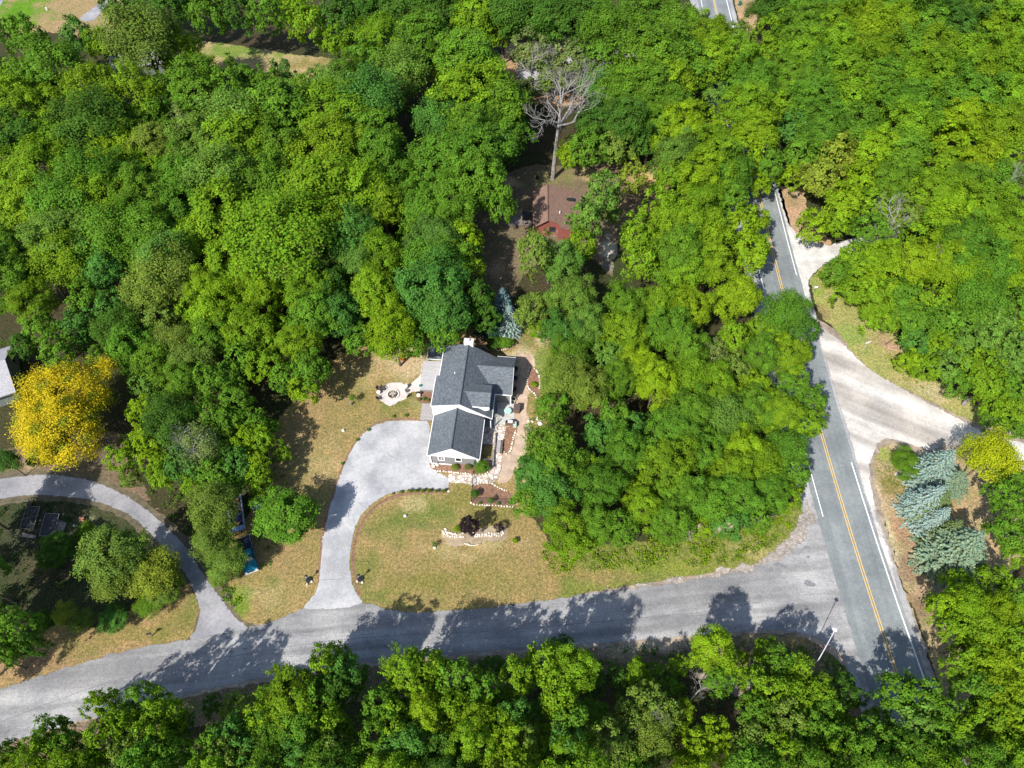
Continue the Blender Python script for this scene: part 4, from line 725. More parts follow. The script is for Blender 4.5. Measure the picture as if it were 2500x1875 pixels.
o = MB().slab([(-1.1, -.3, .3), (1.1, -.55, .3), (1.15, -.2, .5), (-1.0, .25, .5)], .04).build("metal_sheet", M_OLDWOOD, None); o.location = G(*CW(380, 800)); tag(o, "grey metal sheet lying below the black raised beds", "metal sheet")
pot(G(*CW(385, 428)), .38, .5, M_BLACK, "round black tub at the head of the raised beds")
o = MB().box((0, 0, .35), (.75, .6, .55), 0, (.7, .6)).box((.35, 0, .5), (.3, .3, .3)).build("outdoor_seat", M_TERRA, None, .05); o.location = G(*CW(1025, 600)); tag(o, "terracotta orange garden seat in the shade of the left island", "seat")
o = MB().box((0, 0, .2), (.3, .3, .35)).build("pale_jug", M_GLASSG, None, .05); o.location = G(*CW(930, 685)); tag(o, "small pale jug beside the orange seat in the left island", "jug")
# stick saplings' stake on the left lawn
o = MB().cyl((0, 0, .02), .16, .75, 8).build("tree_stake", M_OLDWOOD, None); o.location = G(*crop(660, 850, 5.53)(1095, 765)); tag(o, "short pale post leaning by the young sapling left of the fire pit", "post")
# ---------------------------------------------------------------- brown cabin
cbn = empty("cabin", (4.05, 102.3, 0), R(-1), "brown shingled cabin half hidden by trees with a side deck", "cabin")
W_, L_ = 9.7, 10.2
MB().slab([(.3, .6, 0), (5.0, .6, 0), (5.0, .6, 3.5), (2.9, .6, 4.35), (.3, .6, 2.4)], 9.2, (0, 1, 0)).build("wall", M_REDWALL, cbn)
MB().slab([(5.0, -.4, 0), (9.2, -.4, 0), (9.2, -.4, 1.9), (5.0, -.4, 3.4)], 10, (0, 1, 0)).build("annex_wall", M_REDWALL, cbn)
m = MB(); m.slab([(0, 0, 2.6), (2.9, 0, 4.6), (2.9, 10.3, 4.6), (0, 10.3, 2.6)], .18); m.slab([(2.903, 0, 4.603), (5.1, 0, 3.75), (5.1, 10.0, 3.75), (2.903, 10.3, 4.603)], .18); m.slab([(5.103, -.9, 3.75), (9.7, -.9, 2.1), (9.7, 10.1, 2.1), (5.103, 10.6, 3.75)], .18); m.build("roof", M_BSHINGLE, cbn)
MB().tube([(2.9, 0, 4.63), (2.9, 10.3, 4.63)], .1, n=6).build("ridge_cap", plain("brown_ridge", (.11, .06, .045), .9), cbn)
MB().box((7.2, 7.6, 3.1), (2.1, .8, .14)).build("skylight", M_WINDOW, cbn)
MB().cyl((5.2, 2.9, 3.6), .1, .6, 10).build("vent_pipe", M_WHITE, cbn); MB().cyl((1.5, 3.7, 3.4), .08, .6, 10).build("vent_pipe", M_WHITE, cbn)
MB().slab([(3.2, .56, 1.0), (4.4, .56, 1.0), (4.4, .56, 2.3), (3.2, .56, 2.3)], .03, (0, -1, 0)).build("window", M_WINDOW, cbn)
m = MB(); m.slab([(-4.9, 2.8, .5), (-.1, 2.9, .5), (-.1, 7.0, .5), (-2.4, 7.0, .5), (-4.9, 4.4, .5)], .12); m.build("deck", M_DARKDECK, cbn)
m = MB(); m.tube([(-2.3, 3.0, 1.35), (-2.3, 7.0, 1.35)], .05, n=4)
for y_ in (3, 4.3, 5.6, 7): m.tube([(-2.3, y_, .5), (-2.3, y_, 1.35)], .05, n=4)
m.build("railing", M_OLDWOOD, cbn)
hb = MB(); hb.box((0, 0, .45), (1.7, 1.9, .8)); o = hb.build("hot_tub", M_BLACKSHEET, None, .08); o.location = (2.9, 107.4, .5); tag(o, "black covered hot tub on the cabin's side deck", "hot tub")
o = MB().tube([(0, 0, .02), (0, 0, .9)], .35, .3, 12).build("black_barrel", M_BLACK, None); o.location = G(*CCB(715, 250)); tag(o, "black barrel on the grass behind the brown cabin", "barrel")
# pale grey house at the left edge
lh = empty("house", (-83.5, 68.8, 0), math.atan2(-9.5, 4.4) + math.pi / 2, "pale roofed house with olive grey wall at the left edge", "house")
MB().slab([(-.35, -4.8, 0), (-.35, 4.8, 0), (-.35, 4.8, 2.8), (-.35, 0, 5.0), (-.35, -4.8, 2.8)], 13, (-1, 0, 0)).build("wall", M_LHWALL, lh)
m = MB(); m.slab([(0, -5.25, 2.75), (0, 0, 5.25), (-14, 0, 5.25), (-14, -5.25, 2.75)], .18); m.slab([(0, .003, 5.252), (0, 5.25, 2.75), (-14, 5.25, 2.75), (-14, .003, 5.252)], .18); m.build("roof", M_LSHINGLE, lh)
for y_ in (-1.5, 2.6): f_ = MB().box((-.33, y_, 1.9), (.06, .95, 1.1)).build("window", M_LHWALL, lh); MB().box((-.29, y_, 1.9), (.03, .8, .95)).build("pane", M_WINDOW, f_)
# two light roofs among the trees behind the cabin
def small_house(pos, rz, L, W, h, label):
    r = empty("house", pos, rz, label, "house"); MB().slab([(-L / 2 + .3, -W / 2 + .3, 0), (-L / 2 + .3, W / 2 - .3, 0), (-L / 2 + .3, W / 2 - .3, h), (-L / 2 + .3, 0, h + W * .2), (-L / 2 + .3, -W / 2 + .3, h)], L - .6, (1, 0, 0)).build("wall", M_LHWALL, r)
    m = MB(); m.slab([(-L / 2, -W / 2, h), (L / 2, -W / 2, h), (L / 2, 0, h + W * .22), (-L / 2, 0, h + W * .22)], .15); m.slab([(-L / 2, .003, h + W * .22 + .002), (L / 2, .003, h + W * .22 + .002), (L / 2, W / 2, h), (-L / 2, W / 2, h)], .15); m.build("roof", M_LSHINGLE, r)
small_house((G(*CB(1350, 470), 3)) * 1, R(5), 16, 9, 2.8, "pale roofed house behind the bare dead trees above the cabin")
small_house((G(*CB(1780, 350), 3)), R(-30), 11, 7, 2.8, "pale roof showing through leaves right of the dead trees")
small_house((G(*CA(860, 410), 3)), R(15), 12, 7, 2.6, "pale roof glimpsed through the leaves in the upper left woods")
#@@PART3
# ---------------------------------------------------------------- foliage
def unit(a): return a / np.maximum(np.linalg.norm(a, axis=-1, keepdims=True), 1e-9)
def cards(C, Nn, S, tint, rng, asp=.75):
    n = len(C); r = unit(rng.normal(size=(n, 3))); t = unit(np.cross(Nn, r)); b = np.cross(Nn, t); S = S[:, None]
    q = np.stack([C + t * S, C + b * S * asp + Nn * S * .15, C - t * S, C - b * S * asp + Nn * S * .15], 1).reshape(-1, 3)
    return q, np.repeat(tint, 4, 0)
def leafmesh(name, V, tint, mat):
    n = len(V) // 4; me = bpy.data.meshes.new(name); me.vertices.add(len(V)); me.vertices.foreach_set("co", V.astype(np.float32).ravel())
    me.loops.add(4 * n); me.loops.foreach_set("vertex_index", np.arange(4 * n, dtype=np.int32)); me.polygons.add(n)
    me.polygons.foreach_set("loop_start", np.arange(0, 4 * n, 4, dtype=np.int32)); me.polygons.foreach_set("loop_total", np.full(n, 4, np.int32))
    me.update(calc_edges=True)
    a = me.color_attributes.new("tint", 'FLOAT_COLOR', 'POINT'); a.data.foreach_set("color", np.hstack([tint, np.ones((len(tint), 1))]).astype(np.float32).ravel())
    me.materials.append(mat); return me
def tintarr(n, rng, lobe=None, a=.11):
    b = 1 + rng.normal(size=n) * a
    if lobe is not None: b = b * lobe
    hue = rng.normal(size=n) * .07
    return np.clip(np.stack([b * (1 + hue * 1.6), b, b * (1 - hue)], 1), .25, 2.2)
def crown_data(seed, Rr=4.5, hz=4.6, zc=10.3, nl=66, lr=(.95, 1.6), sub=12, per=13, leaf=.21, style='m', low=-.45, amp=1.0):
    rng = np.random.RandomState(seed); k = np.arange(nl) + .5; ph = np.pi * (1 + 5 ** .5) * k
    z = 1 - (1 - low) * k / nl; rad = np.sqrt(np.maximum(0, 1 - z * z)); d = np.stack([np.cos(ph) * rad, np.sin(ph) * rad, z], 1)
    d = unit(d + rng.normal(size=d.shape) * .2); az = np.arctan2(d[:, 1], d[:, 0])
    a = rng.rand(6) * 6.28; mod = 1 + amp * .10 * np.sin(2 * az + a[0]) + amp * .09 * np.sin(3 * az + a[1] + d[:, 2] * 2) + .08 * np.sin(5 * az + a[2] + d[:, 2] * 5)
    f = mod * rng.uniform(.60, .95, nl); ni = nl // 4; f[rng.choice(nl, ni, False)] *= .62
    ax = np.array([Rr, Rr, hz]); LC = d * ax * f[:, None]; LR = rng.uniform(*lr, nl); ltint = 1 + rng.normal(size=nl) * .10
    e = unit(rng.normal(size=(nl, sub, 3))); dt = (e * d[:, None]).sum(-1, keepdims=True); e = unit(e + d[:, None] * np.where(dt < 0, .9, .25) + np.array([0, 0, .3]))
    SC = LC[:, None] + e * LR[:, None, None] * rng.uniform(.55, 1.0, (nl, sub, 1))
    st = ltint[:, None] * (1 + rng.normal(size=(nl, sub)) * .08)
    if style == 's':
        axd = unit(e * .5 + d[:, None] * .6 + np.array([0, 0, 1.0])); tt = rng.uniform(-.5, 1.0, (nl, sub, per, 1))
        LCn = SC[:, :, None] + axd[:, :, None] * tt * 1.05 + rng.normal(size=(nl, sub, per, 3)) * .2 * (1.15 - .6 * np.abs(tt))
    elif style == 'f': LCn = SC[:, :, None] + rng.normal(size=(nl, sub, per, 3)) * .48
    else: LCn = SC[:, :, None] + rng.normal(size=(nl, sub, per, 3)) * np.array([.27, .27, .19])
    nn = unit(e[:, :, None] * .8 + d[:, None, None] * .25 + rng.normal(size=LCn.shape) * .36 + np.array([0, 0, .4]))
    C = LCn.reshape(-1, 3) + np.array([0, 0, zc]); n = len(C)
    S = leaf * rng.uniform(.65, 1.25, n); ti = tintarr(n, rng, np.repeat(st.ravel(), per))
    V, T = cards(C, nn.reshape(-1, 3), S, ti, rng); return V, T, LC + np.array([0, 0, zc])
def trunk_mb(LC, H=10.0, r0=.26, seed=0, nb=9, lean=.4):
    rr = random.Random(seed); m = MB(); ln = Vector((rr.uniform(-lean, lean), rr.uniform(-lean, lean), 0))
    m.tube([(0, 0, -.1), tuple(ln * .4 + Vector((0, 0, H * .35))), tuple(ln + Vector((0, 0, H * .7))), tuple(ln * 1.2 + Vector((0, 0, H * 1.1)))], r0, r0 * .3, 7)
    for i in rr.sample(range(len(LC)), min(nb, len(LC))):
        e = Vector(LC[i]); s0 = ln + Vector((0, 0, H * rr.uniform(.42, .8))); mid = s0.lerp(e, .5) + Vector((0, 0, .3)); m.tube([tuple(s0), tuple(mid), tuple(e)], r0 * .42, r0 * .12, 5)
    return m
PROTO = {}
def make_proto(key, n, name, mat, **kw):
    out = []
    for i in range(n):
        if key == 'm':
            q_ = [(66, (.95, 1.6), .165, 18), (44, (1.25, 2.0), .18, 22), (90, (.75, 1.2), .15, 15), (58, (.9, 1.9), .16, 20), (76, (.9, 1.4), .2, 13), (50, (1.1, 1.7), .15, 24), (62, (.8, 1.8), .17, 18), (84, (.7, 1.5), .14, 18)][i % 8]
            kw = dict(nl=q_[0], lr=q_[1], leaf=q_[2] * .88, per=int(q_[3] * 1.3), sub=13, hz=(4.6, 4.2, 5.0, 5.2, 4.4, 4.8, 5.4, 4.0)[i % 8])
        V, T, LC = crown_data(100 * len(PROTO) + i + 3, style={'m': 'm', 's': 's', 'f': 'f'}[key[0]], **kw)
        cm = leafmesh("crown", V, T, mat)
        tb = trunk_mb(LC, seed=i); me = bpy.data.meshes.new("trunk"); me.from_pydata(tb.v, [], tb.f); me.materials.append(BARK)
        out.append((cm, me))
    PROTO[key] = out
make_proto('m', 8, 'm', LEAF); make_proto('s', 3, 's', LEAF, nl=60, sub=11, per=18, leaf=.145); make_proto('f', 3, 'f', LEAF, nl=70, sub=13, per=17, leaf=.14, lr=(.75, 1.2))
# open crown: fewer lobes so branches show
make_proto('fo', 2, 'fo', LEAF, nl=42, sub=11, per=13, leaf=.15, lr=(.8, 1.3))
PAL = {'d': (0.0558, 0.1321, 0.0137), 'g': (0.093, 0.199, 0.0137), 'b': (0.0707, 0.1804, 0.0242), 'l': (0.1116, 0.2158, 0.0273), 'o': (0.1321, 0.2046, 0.0273), 'y': (0.1358, 0.2437, 0.0095), 'Y': (0.1693, 0.279, 0.0084), 'Z': (0.5, 0.4, 0.012), 'C': (0.186, 0.2418, 0.0231), 'q': (0.1395, 0.1906, 0.0473), 'W': (0.2697, 0.3441, 0.0084)}
CNAME = {'W': 'lemon yellow-green', 'd': 'dark green', 'g': 'mid green', 'b': 'blue-green', 'l': 'light green', 'o': 'olive green', 'y': 'yellow-green', 'Y': 'bright yellow-green', 'Z': 'golden yellow', 'C': 'olive gold', 'q': 'grey olive'}
trees = []
def T(c, lst, dflt='m'):
    for ei, e in enumerate(lst.split(';')):
        e = e.strip()
        if not e: continue
        x, y, r, cd = e.split(); x, y, r = float(x), float(y), float(r); f = c(x, y)
        s = c(x + r, y)[0] - f[0]; trees.append([f[0], f[1], s, cd[0], cd[1:] or ('s' if c in (CJ, CK, CL, CM) and ei % 5 in (1, 3) else dflt)])
# rows are read off the photograph crop by crop: x y radius colour(+habit)
T(CA, "40 470 110 d;60 220 90 d;180 260 140 g;470 240 120 bf;700 40 120 d;880 20 110 d;1050 40 120 d;1250 90 150 bf;1420 80 140 d;1600 90 150 b;1760 60 140 y;1850 170 160 y;2050 140 170 d;320 430 180 gs;160 480 110 y;870 250 260 of;620 300 120 g;1080 330 120 Ys;1250 430 95 y;1390 400 55 gs;1480 500 110 g;1700 460 95 bf;1900 500 95 ls;2100 500 170 g;560 560 150 gs;820 600 150 ys;1000 620 120 ds;1180 560 150 g;1380 570 150 gf;1600 520 110 g;110 640 150 y;350 640 120 y;560 770 190 df;90 870 180 df;340 870 150 y;900 720 120 g;1130 750 110 qfo;1400 740 190 lf;1700 690 190 g;2000 660 190 g;720 900 130 Y;960 890 130 o;1200 900 150 l;1450 880 190 g;1690 930 150 g;2000 900 210 y;230 1020 170 y;60 1090 120 y;520 1090 170 gf;700 1090 130 g;900 1010 110 y;1100 1090 150 g;1350 1090 180 lf;1600 1120 160 g;1950 1150 210 y;400 1260 180 gf;640 1240 150 g;860 1210 150 g;1130 1260 150 g;1350 1290 180 g;1850 1340 190 y;200 1250 150 y;60 1330 120 g;380 1430 170 l;690 1420 170 bf;900 1430 160 g;1180 1440 130 g;1700 1430 250 gf;2120 1450 150 bs;80 1560 120 d;240 1590 120 g;430 1570 150 gf;640 1610 130 b;1000 1570 160 lf;1400 1590 150 y;1550 1250 110 g")
T(CB, "230 70 150 d;420 80 150 df;620 60 150 d;740 30 60 Y;880 110 130 y;1050 90 140 d;1200 90 150 df;1380 100 150 d;1560 110 150 d;310 260 150 g;560 230 150 g;780 210 90 d;1020 220 80 y;1300 225 65 y;1650 170 150 gf;1890 110 170 g;2080 180 150 g;60 290 110 y;250 400 150 g;440 450 140 lf;650 430 75 Y;850 380 190 g;1620 380 120 bf;1950 340 200 g;2130 420 150 g;1780 440 110 g;60 560 170 lf;230 610 180 bf;380 650 110 d;850 600 180 g;1040 640 150 g;680 720 130 bf;880 790 150 b;1050 780 120 g;1640 560 110 b;1780 570 150 g;1960 560 170 g;1600 760 130 d;1790 750 150 d;1950 750 130 g;1450 940 80 Y;1560 900 120 g;1720 900 110 os;1830 1080 120 Cs;1900 860 100 d;60 820 150 y;270 830 150 g;100 950 170 y;320 960 160 g;180 1130 180 y;400 1110 130 g;690 980 170 g;890 960 170 g;630 1080 120 os;900 1120 190 g;1050 1240 110 g;750 1230 150 g;1030 880 120 d;1130 830 100 d;330 1230 140 g;560 1250 130 g;190 1420 170 ls;640 1460 140 l;810 1450 120 Y;310 1560 140 g;630 1600 150 bf;830 1560 110 g;1650 1190 160 l;1540 1340 150 l;1520 1490 130 y;1250 1530 150 ofo;1400 1600 120 l;1990 1290 160 ys;1850 1450 150 y;2130 1350 160 y;1880 1590 150 y;2080 1540 160 g;1700 1300 80 l;530 1040 100 g")
T(CC, "700 60 130 d;880 80 140 g;1050 70 150 g;1220 60 140 g;1400 80 150 g;1580 60 140 g;1750 70 140 d;1930 80 140 g;2120 60 140 y;120 150 170 g;300 250 150 g;470 250 110 of;720 170 110 y;860 220 150 g;1040 210 150 g;1230 190 150 g;1420 180 150 g;1600 200 140 g;1790 210 150 d;1960 240 150 g;2130 220 140 y;100 330 150 g;300 400 150 g;470 390 130 g;690 330 100 y;880 370 150 g;1080 340 150 y;1280 350 150 g;1470 340 140 g;1660 340 150 y;1850 380 160 g;2050 360 150 g;80 520 150 g;350 560 90 ls;560 510 130 g;780 480 130 g;950 480 140 g;1140 480 150 g;1330 490 140 g;1500 480 140 y;1700 480 150 y;1890 490 150 y;2110 480 150 g;100 680 130 g;540 670 150 y;790 640 110 g;960 650 150 g;1150 640 150 g;1360 630 75 Y;1520 620 130 g;1690 610 100 d;1880 610 150 g;2090 620 150 g;150 800 140 Y;350 770 110 Y;600 800 130 y;840 790 110 b;1000 780 140 g;1200 790 140 g;1500 800 160 g;1680 760 100 g;1870 740 130 Y;2080 780 150 g;130 960 150 l;340 930 140 g;520 930 120 g;860 940 110 b;1080 960 120 Cf;1300 940 130 g;1480 930 140 g;1780 850 120 Y;1780 980 100 y;1960 980 130 Y;2150 960 120 g;80 1090 130 g;280 1080 140 g;450 1080 130 g;620 1120 70 Ys;830 1060 80 g;980 1080 120 Cf;1230 1080 110 Y;1420 1100 130 g;1570 1060 110 g;1680 1180 150 y;1850 1120 130 g;2040 1090 130 gfo;60 1270 140 Ys;280 1240 130 g;440 1220 120 g;1120 1230 120 Y;1310 1240 110 g;1500 1320 110 ofo;1780 1280 140 g;1980 1280 150 g;2150 1250 140 y;90 1420 150 ys;300 1420 140 Ys;520 1370 120 Ys;560 1530 120 Ys;940 1360 95 g;1090 1350 90 y;1290 1410 120 g;1600 1430 120 y;1850 1450 150 g;2080 1440 150 g;330 1590 130 y;1180 1560 100 g;1350 1580 120 Y;1560 1590 130 Y;1750 1590 130 g;1950 1600 150 g;2120 1600 130 Y;180 1620 130 g")
T(CD, "760 860 110 g;960 820 140 g;1120 900 140 Y;1350 860 140 Y;1540 860 130 Y;1780 880 160 gf;2000 850 150 g;2150 960 130 g;880 1000 130 g;1050 1060 140 y;1260 1050 150 g;1440 1080 150 g;1640 1080 110 Y;1850 1060 170 gf;2080 1120 150 g;1020 1180 100 g;1170 1210 110 g;1350 1220 150 g;1560 1230 150 g;1760 1230 140 gf;1980 1270 150 l;2150 1290 130 y;1360 1380 110 b;1560 1410 120 y;1750 1400 130 l;1930 1430 150 l;2130 1460 150 l;1320 1540 100 Y;1450 1590 110 y;1640 1570 130 l;1850 1580 150 y;2080 1620 140 l")
T(CN, "1700 290 110 g;1880 270 150 y;2100 130 150 l;2090 330 140 g;1940 430 110 g;2110 500 130 g;1940 560 80 g;2160 620 100 g;1940 830 190 Wf;2120 1010 120 g;2050 1130 140 g;2120 1280 150 g;2080 1450 150 g;2160 1580 110 g")
T(CE, "240 140 110 of;480 90 130 l;800 130 120 g;1000 110 120 y;270 260 60 gf;430 300 120 b;560 250 130 l;790 280 130 g;1060 270 130 g;1180 140 120 g;1470 70 130 Y;1440 320 110 g;1600 250 80 y;1700 310 90 Ys;1760 170 130 gf;1850 280 105 df;1330 420 90 qf;1180 400 120 g;480 430 120 b;700 440 110 l;870 490 120 Y;980 590 130 Y;760 570 120 b;430 560 130 of;570 610 130 o;370 730 110 g;1200 560 130 gf;1330 610 130 y;1450 500 110 of;1600 430 120 g;1780 440 120 g;1580 620 110 Y;1800 600 110 g;1910 700 100 gf;1180 780 140 g;1400 800 130 lf;1570 750 120 g;1720 770 130 g;1880 830 110 gf;740 800 110 b;650 890 110 b;860 860 110 b;800 1000 130 b;350 980 150 bs;420 1100 140 bs;260 1130 130 b;230 1290 110 b;370 1260 140 b;590 1090 90 y;650 1200 140 g;900 1210 90 Y;1080 900 150 g;1050 1070 160 g;1240 1000 130 g;1110 1230 130 g;1480 970 120 Y;1440 1120 130 g;1610 1080 120 gf;1760 980 120 gf;1800 1120 110 gf;1660 1230 120 g;1770 1260 90 y;1470 1270 130 g;1280 1290 140 g;900 1340 120 y;1080 1400 130 g;1260 1450 80 Y;1430 1420 110 b;1570 1380 100 g;430 1450 130 y;620 1440 120 g;770 1450 110 g;500 1550 100 g;1000 270 100 g")
T(CG, "290 290 100 ls;330 440 100 l;400 570 105 y;440 650 90 y;470 750 105 Y;560 800 70 g;640 560 130 b;700 660 110 b;700 750 85 g;800 470 75 Y;850 600 95 d;880 690 65 d;570 330 80 g;200 560 90 d;240 680 90 b;330 790 75 b")
T(CF, "100 190 130 b;340 60 140 g;560 200 180 of;480 110 150 g;210 430 120 bf;250 570 140 df;330 690 140 g;120 760 80 b;60 640 80 d;40 380 120 g;450 340 140 of;530 490 130 of;850 300 150 Y;1150 180 150 y;760 440 120 y;930 480 160 Y;1200 340 150 Y;1120 560 160 y;900 620 140 g;1550 340 160 g;1560 490 160 g;1480 640 140 g;1440 110 180 of;1650 160 120 o;650 680 140 of;500 780 140 b;760 780 140 of;1090 760 120 g;1240 820 120 y;1550 840 130 g;1500 970 100 Y;1380 900 110 g;350 820 100 g;430 940 100 l;690 920 140 g;900 930 130 g;1050 1080 120 gf;420 1120 100 Y;600 1180 160 df;840 1150 120 g;1000 1200 110 b;1180 1200 90 g;1270 1230 65 g;1100 1310 100 Y;1220 1330 100 y;430 1320 110 Y;500 1440 90 Y;270 1440 90 y;300 1330 60 q;810 1370 150 qfo;700 1480 130 b;900 1550 120 g;1040 1470 110 b;1180 1490 90 Y;560 1550 100 y;330 1570 75 of;1360 1410 55 g;1200 1590 90 g;650 1300 110 g;980 1370 90 g;1330 620 120 g;1000 900 110 g;760 1620 90 g;1000 1640 90 g")
T(CM, "1960 240 140 y;1700 250 120 y;2140 330 130 g;1560 410 110 Y;1750 450 160 Y;1980 480 160 Y;1660 590 120 y;1860 650 160 y;2080 690 150 y;1730 860 140 y;1920 880 160 Y;2120 920 150 Y;1800 1060 140 g;1990 1100 160 Y;2160 1150 130 g;1920 1290 150 y;2110 1320 150 Y;2020 1510 140 y;2170 1530 110 g;1200 1070 140 g;1400 1130 150 g;1540 1230 130 g;1330 1290 150 lf;1650 1340 110 g;1500 1420 140 g;1260 1500 150 g;1420 1600 140 y;880 1120 100 d;820 990 80 d;210 760 100 y;30 810 65 Y;300 850 110 g;450 900 110 g;110 990 120 g;250 1080 130 y;430 1100 130 y;610 1080 120 y;640 1210 120 g;800 1280 100 y;130 1230 130 g;350 1280 140 o;540 1340 140 g;720 1400 120 g;980 1390 120 g;1080 1290 100 g;110 1420 130 o;300 1500 140 y;500 1530 130 g;700 1590 130 y;900 1560 130 g;1090 1520 130 g;1650 1520 80 o")
T(CK, "700 810 90 g;640 870 110 g;800 920 110 b;740 1040 120 d;380 1150 180 y;600 1120 130 g;200 1260 120 Y;450 1350 160 g;650 1320 120 g;250 1430 140 g;740 1420 90 g;450 1560 140 b;60 1330 100 d;60 1510 120 b;680 1550 130 o;900 1600 100 Y;1250 920 140 ys;1440 900 120 y;1640 1000 130 gs;1790 1080 130 gs;1080 1180 120 g;1170 1330 130 y;1430 1250 140 Y;1620 1200 120 y;1800 1300 140 y;1250 1480 160 b;1550 1530 110 d;1740 1500 140 y;1000 1430 110 g;1900 880 80 d;1990 1190 100 g;2110 960 110 g;2080 1260 110 b;2020 1430 140 Y;2160 1490 110 o;1380 1060 110 g;1400 1620 100 g")
T(CL, "420 840 120 y;540 720 70 d;620 910 140 y;280 910 100 g;500 1050 130 y;520 1160 110 y;80 1200 100 g;210 1260 100 b;370 1230 70 b;120 1420 140 Y;420 1430 100 y;260 1520 140 g;620 1300 120 b;780 1260 100 b;600 1490 130 b;1130 920 100 y;1250 930 80 g;980 960 90 d;1440 870 80 y;1390 1030 80 g;1720 780 165 Y;1750 990 120 g;1170 1140 140 of;1290 1230 140 of;1050 1300 140 of;1200 1420 170 of;900 1500 130 of;1100 1580 140 of;1480 1210 85 Ys;1450 1350 80 Ys;1700 1380 120 Ys;1600 1480 120 Ys;1780 1540 100 Ys;1500 1600 100 Y;1990 1010 120 g;2130 1080 130 l;2040 1210 130 g;1980 1420 140 g;2150 1500 130 g;1340 1480 90 g;760 1000 90 d")
T(CJ, "840 1180 110 g;1150 1140 120 g;1310 1230 130 g;1000 1330 140 y;1240 1400 140 y;850 1450 140 y;1050 1560 140 o;1400 1350 100 d;1350 1560 130 g;450 1390 120 bf;400 1540 120 y;590 1510 110 g;90 1570 100 b;1830 1200 100 of;1850 1390 110 b;1700 1480 130 bf;1820 1570 120 o;1550 1590 100 b;2100 1100 90 g;2080 1290 130 Y;2150 1450 110 g;1640 1180 80 d;180 600 150 b;90 760 100 g;270 720 80 d")
T(crop(0, 0, 1), "15 690 60 g;80 740 55 y;20 610 50 g;110 810 45 b;60 850 40 d;150 860 45 g;195 800 45 b;60 1905 70 y;200 1910 75 g;350 1900 70 b;520 1915 70 y;670 1910 65 g;820 1905 70 g;960 1910 65 y;1110 1905 60 d;1250 1915 70 y;1400 1905 70 y;1550 1910 70 g;1690 1905 60 Y;1840 1900 75 g;1990 1910 75 g;2130 1905 75 g;2260 1900 70 y;2390 1900 80 g;2500 1880 80 y;2300 1800 60 g;2220 1850 60 g")
T(CB, "1220 330 110 qfo;1460 400 120 qfo;1330 480 80 ofo;1560 480 90 b;1180 560 80 qfo")
T(crop(0, 0, 1), "-130 1330 85 g;-110 1500 85 g;-75 1230 60 g;-60 1420 60 b;-160 1650 80 g;-40 1590 50 g")
T(CC, "660 1000 100 g;610 1330 75 Ys;600 1480 75 Ys;700 1060 60 g")
T(CM, "560 1010 70 d;380 990 90 d")
# dedupe crowns listed twice from overlapping crops
keep = []
for t_ in trees:
    if t_[0] < -200 or t_[0] > 2560 or t_[1] < -60 or t_[1] > 1960: continue
    if all((t_[0] - k[0]) ** 2 + (t_[1] - k[1]) ** 2 > (.45 * max(t_[2], k[2])) ** 2 for k in keep): keep.append(t_)
_cr = random.Random(19)
for t_ in keep:   # the right-hand woods and the middle block carry more yellow-green crowns
    u = _cr.random()
    if t_[0] > 1650 and t_[1] < 1150 and t_[3] == 'g': t_[3] = 'Y' if u < .12 else 'y' if u < .48 else 'g'
    elif t_[3] == 'b' and u < .4: t_[3] = 'g'
    elif t_[3] == 'g' and u < .22: t_[3] = 'y'
# border ring so that the wood carries on past the picture
trees = keep
def place_tree(cd, st, base, rad, Hh, lab=None, grp=None, cat='tree', name='broadleaf_tree', rnd=random.Random(4), single=False):
    key = {'m': 'm', 's': 's', 'f': 'f', 'fo': 'fo'}[st]; cm, tm = rnd.choice(PROTO[key])
    sc = rad / 4.9; sz = Hh / 15.2
    r = empty(name, (base.x, base.y, 0), rnd.random() * 6.28); r.scale = (sc * rnd.uniform(.93, 1.07), sc * rnd.uniform(.93, 1.07), sz)
    c = bpy.data.objects.new("crown", cm); link(c, r); p = PAL[cd]; v = rnd.uniform(.88, 1.14); h = rnd.uniform(-.07, .10)
    c.color = (p[0] * v * (1 + h), p[1] * v, p[2] * v * (1 - h), 1); t = bpy.data.objects.new("trunk", tm); link(t, r)
    return tag(r, lab, cat, grp)
def height_of(r): return min(3.25 * r + 1.2, 11 + 1.35 * r) if r > 1.6 else 3.2 * r + .6
CLEAR = [(80, 35, 50), (240, 35, 50), (580, 120, 60), (720, 140, 60), (820, 150, 40), (1400, 520, 60), (1440, 480, 50), (1290, 560, 60), (1260, 500, 50), (1240, 620, 50), (1570, 440, 30), (1230, 690, 30), (30, 900, 60), (1490, 620, 25)]
info = []
for x, y, r, cd, st in trees:
    rw = r / scale_at(y, 8); Hh = height_of(rw)
    for _ in range(2): rw = r / scale_at(y, Hh * .66); Hh = height_of(rw)
    if y > 1465 and rw > 1.7: Hh = max(Hh, (12.9 if 560 < x < 1100 else 13.8 if 560 < x < 1500 else (10.2 if x > 1500 else 13.0)) + rw * .9); rw = r / scale_at(y, Hh * .66)
    if x < 0 or (x < 120 and y > 1400): Hh = 14; rw = r / scale_at(y, Hh * .66)
    if 1170 < x < 1330 and 470 < y < 680: Hh = 17.5; rw = r / scale_at(y, Hh * .66)
    gw = .8 if any((x - a_) ** 2 + (y - b_) ** 2 < (r + c_) ** 2 for a_, b_, c_ in CLEAR) else (1.3 if y > 1465 and 560 < x < 1500 else (1.18 if rw > 4.0 and x < 1300 else 1.08))
    base = G(x, y, Hh * .66); info.append([x, y, rw * gw, cd, st, Hh, base])
info.sort(key=lambda e: -e[2] * scale_at(e[1]))
print("TREES", len(info)); 
main, rest = info[:298], info[298:]
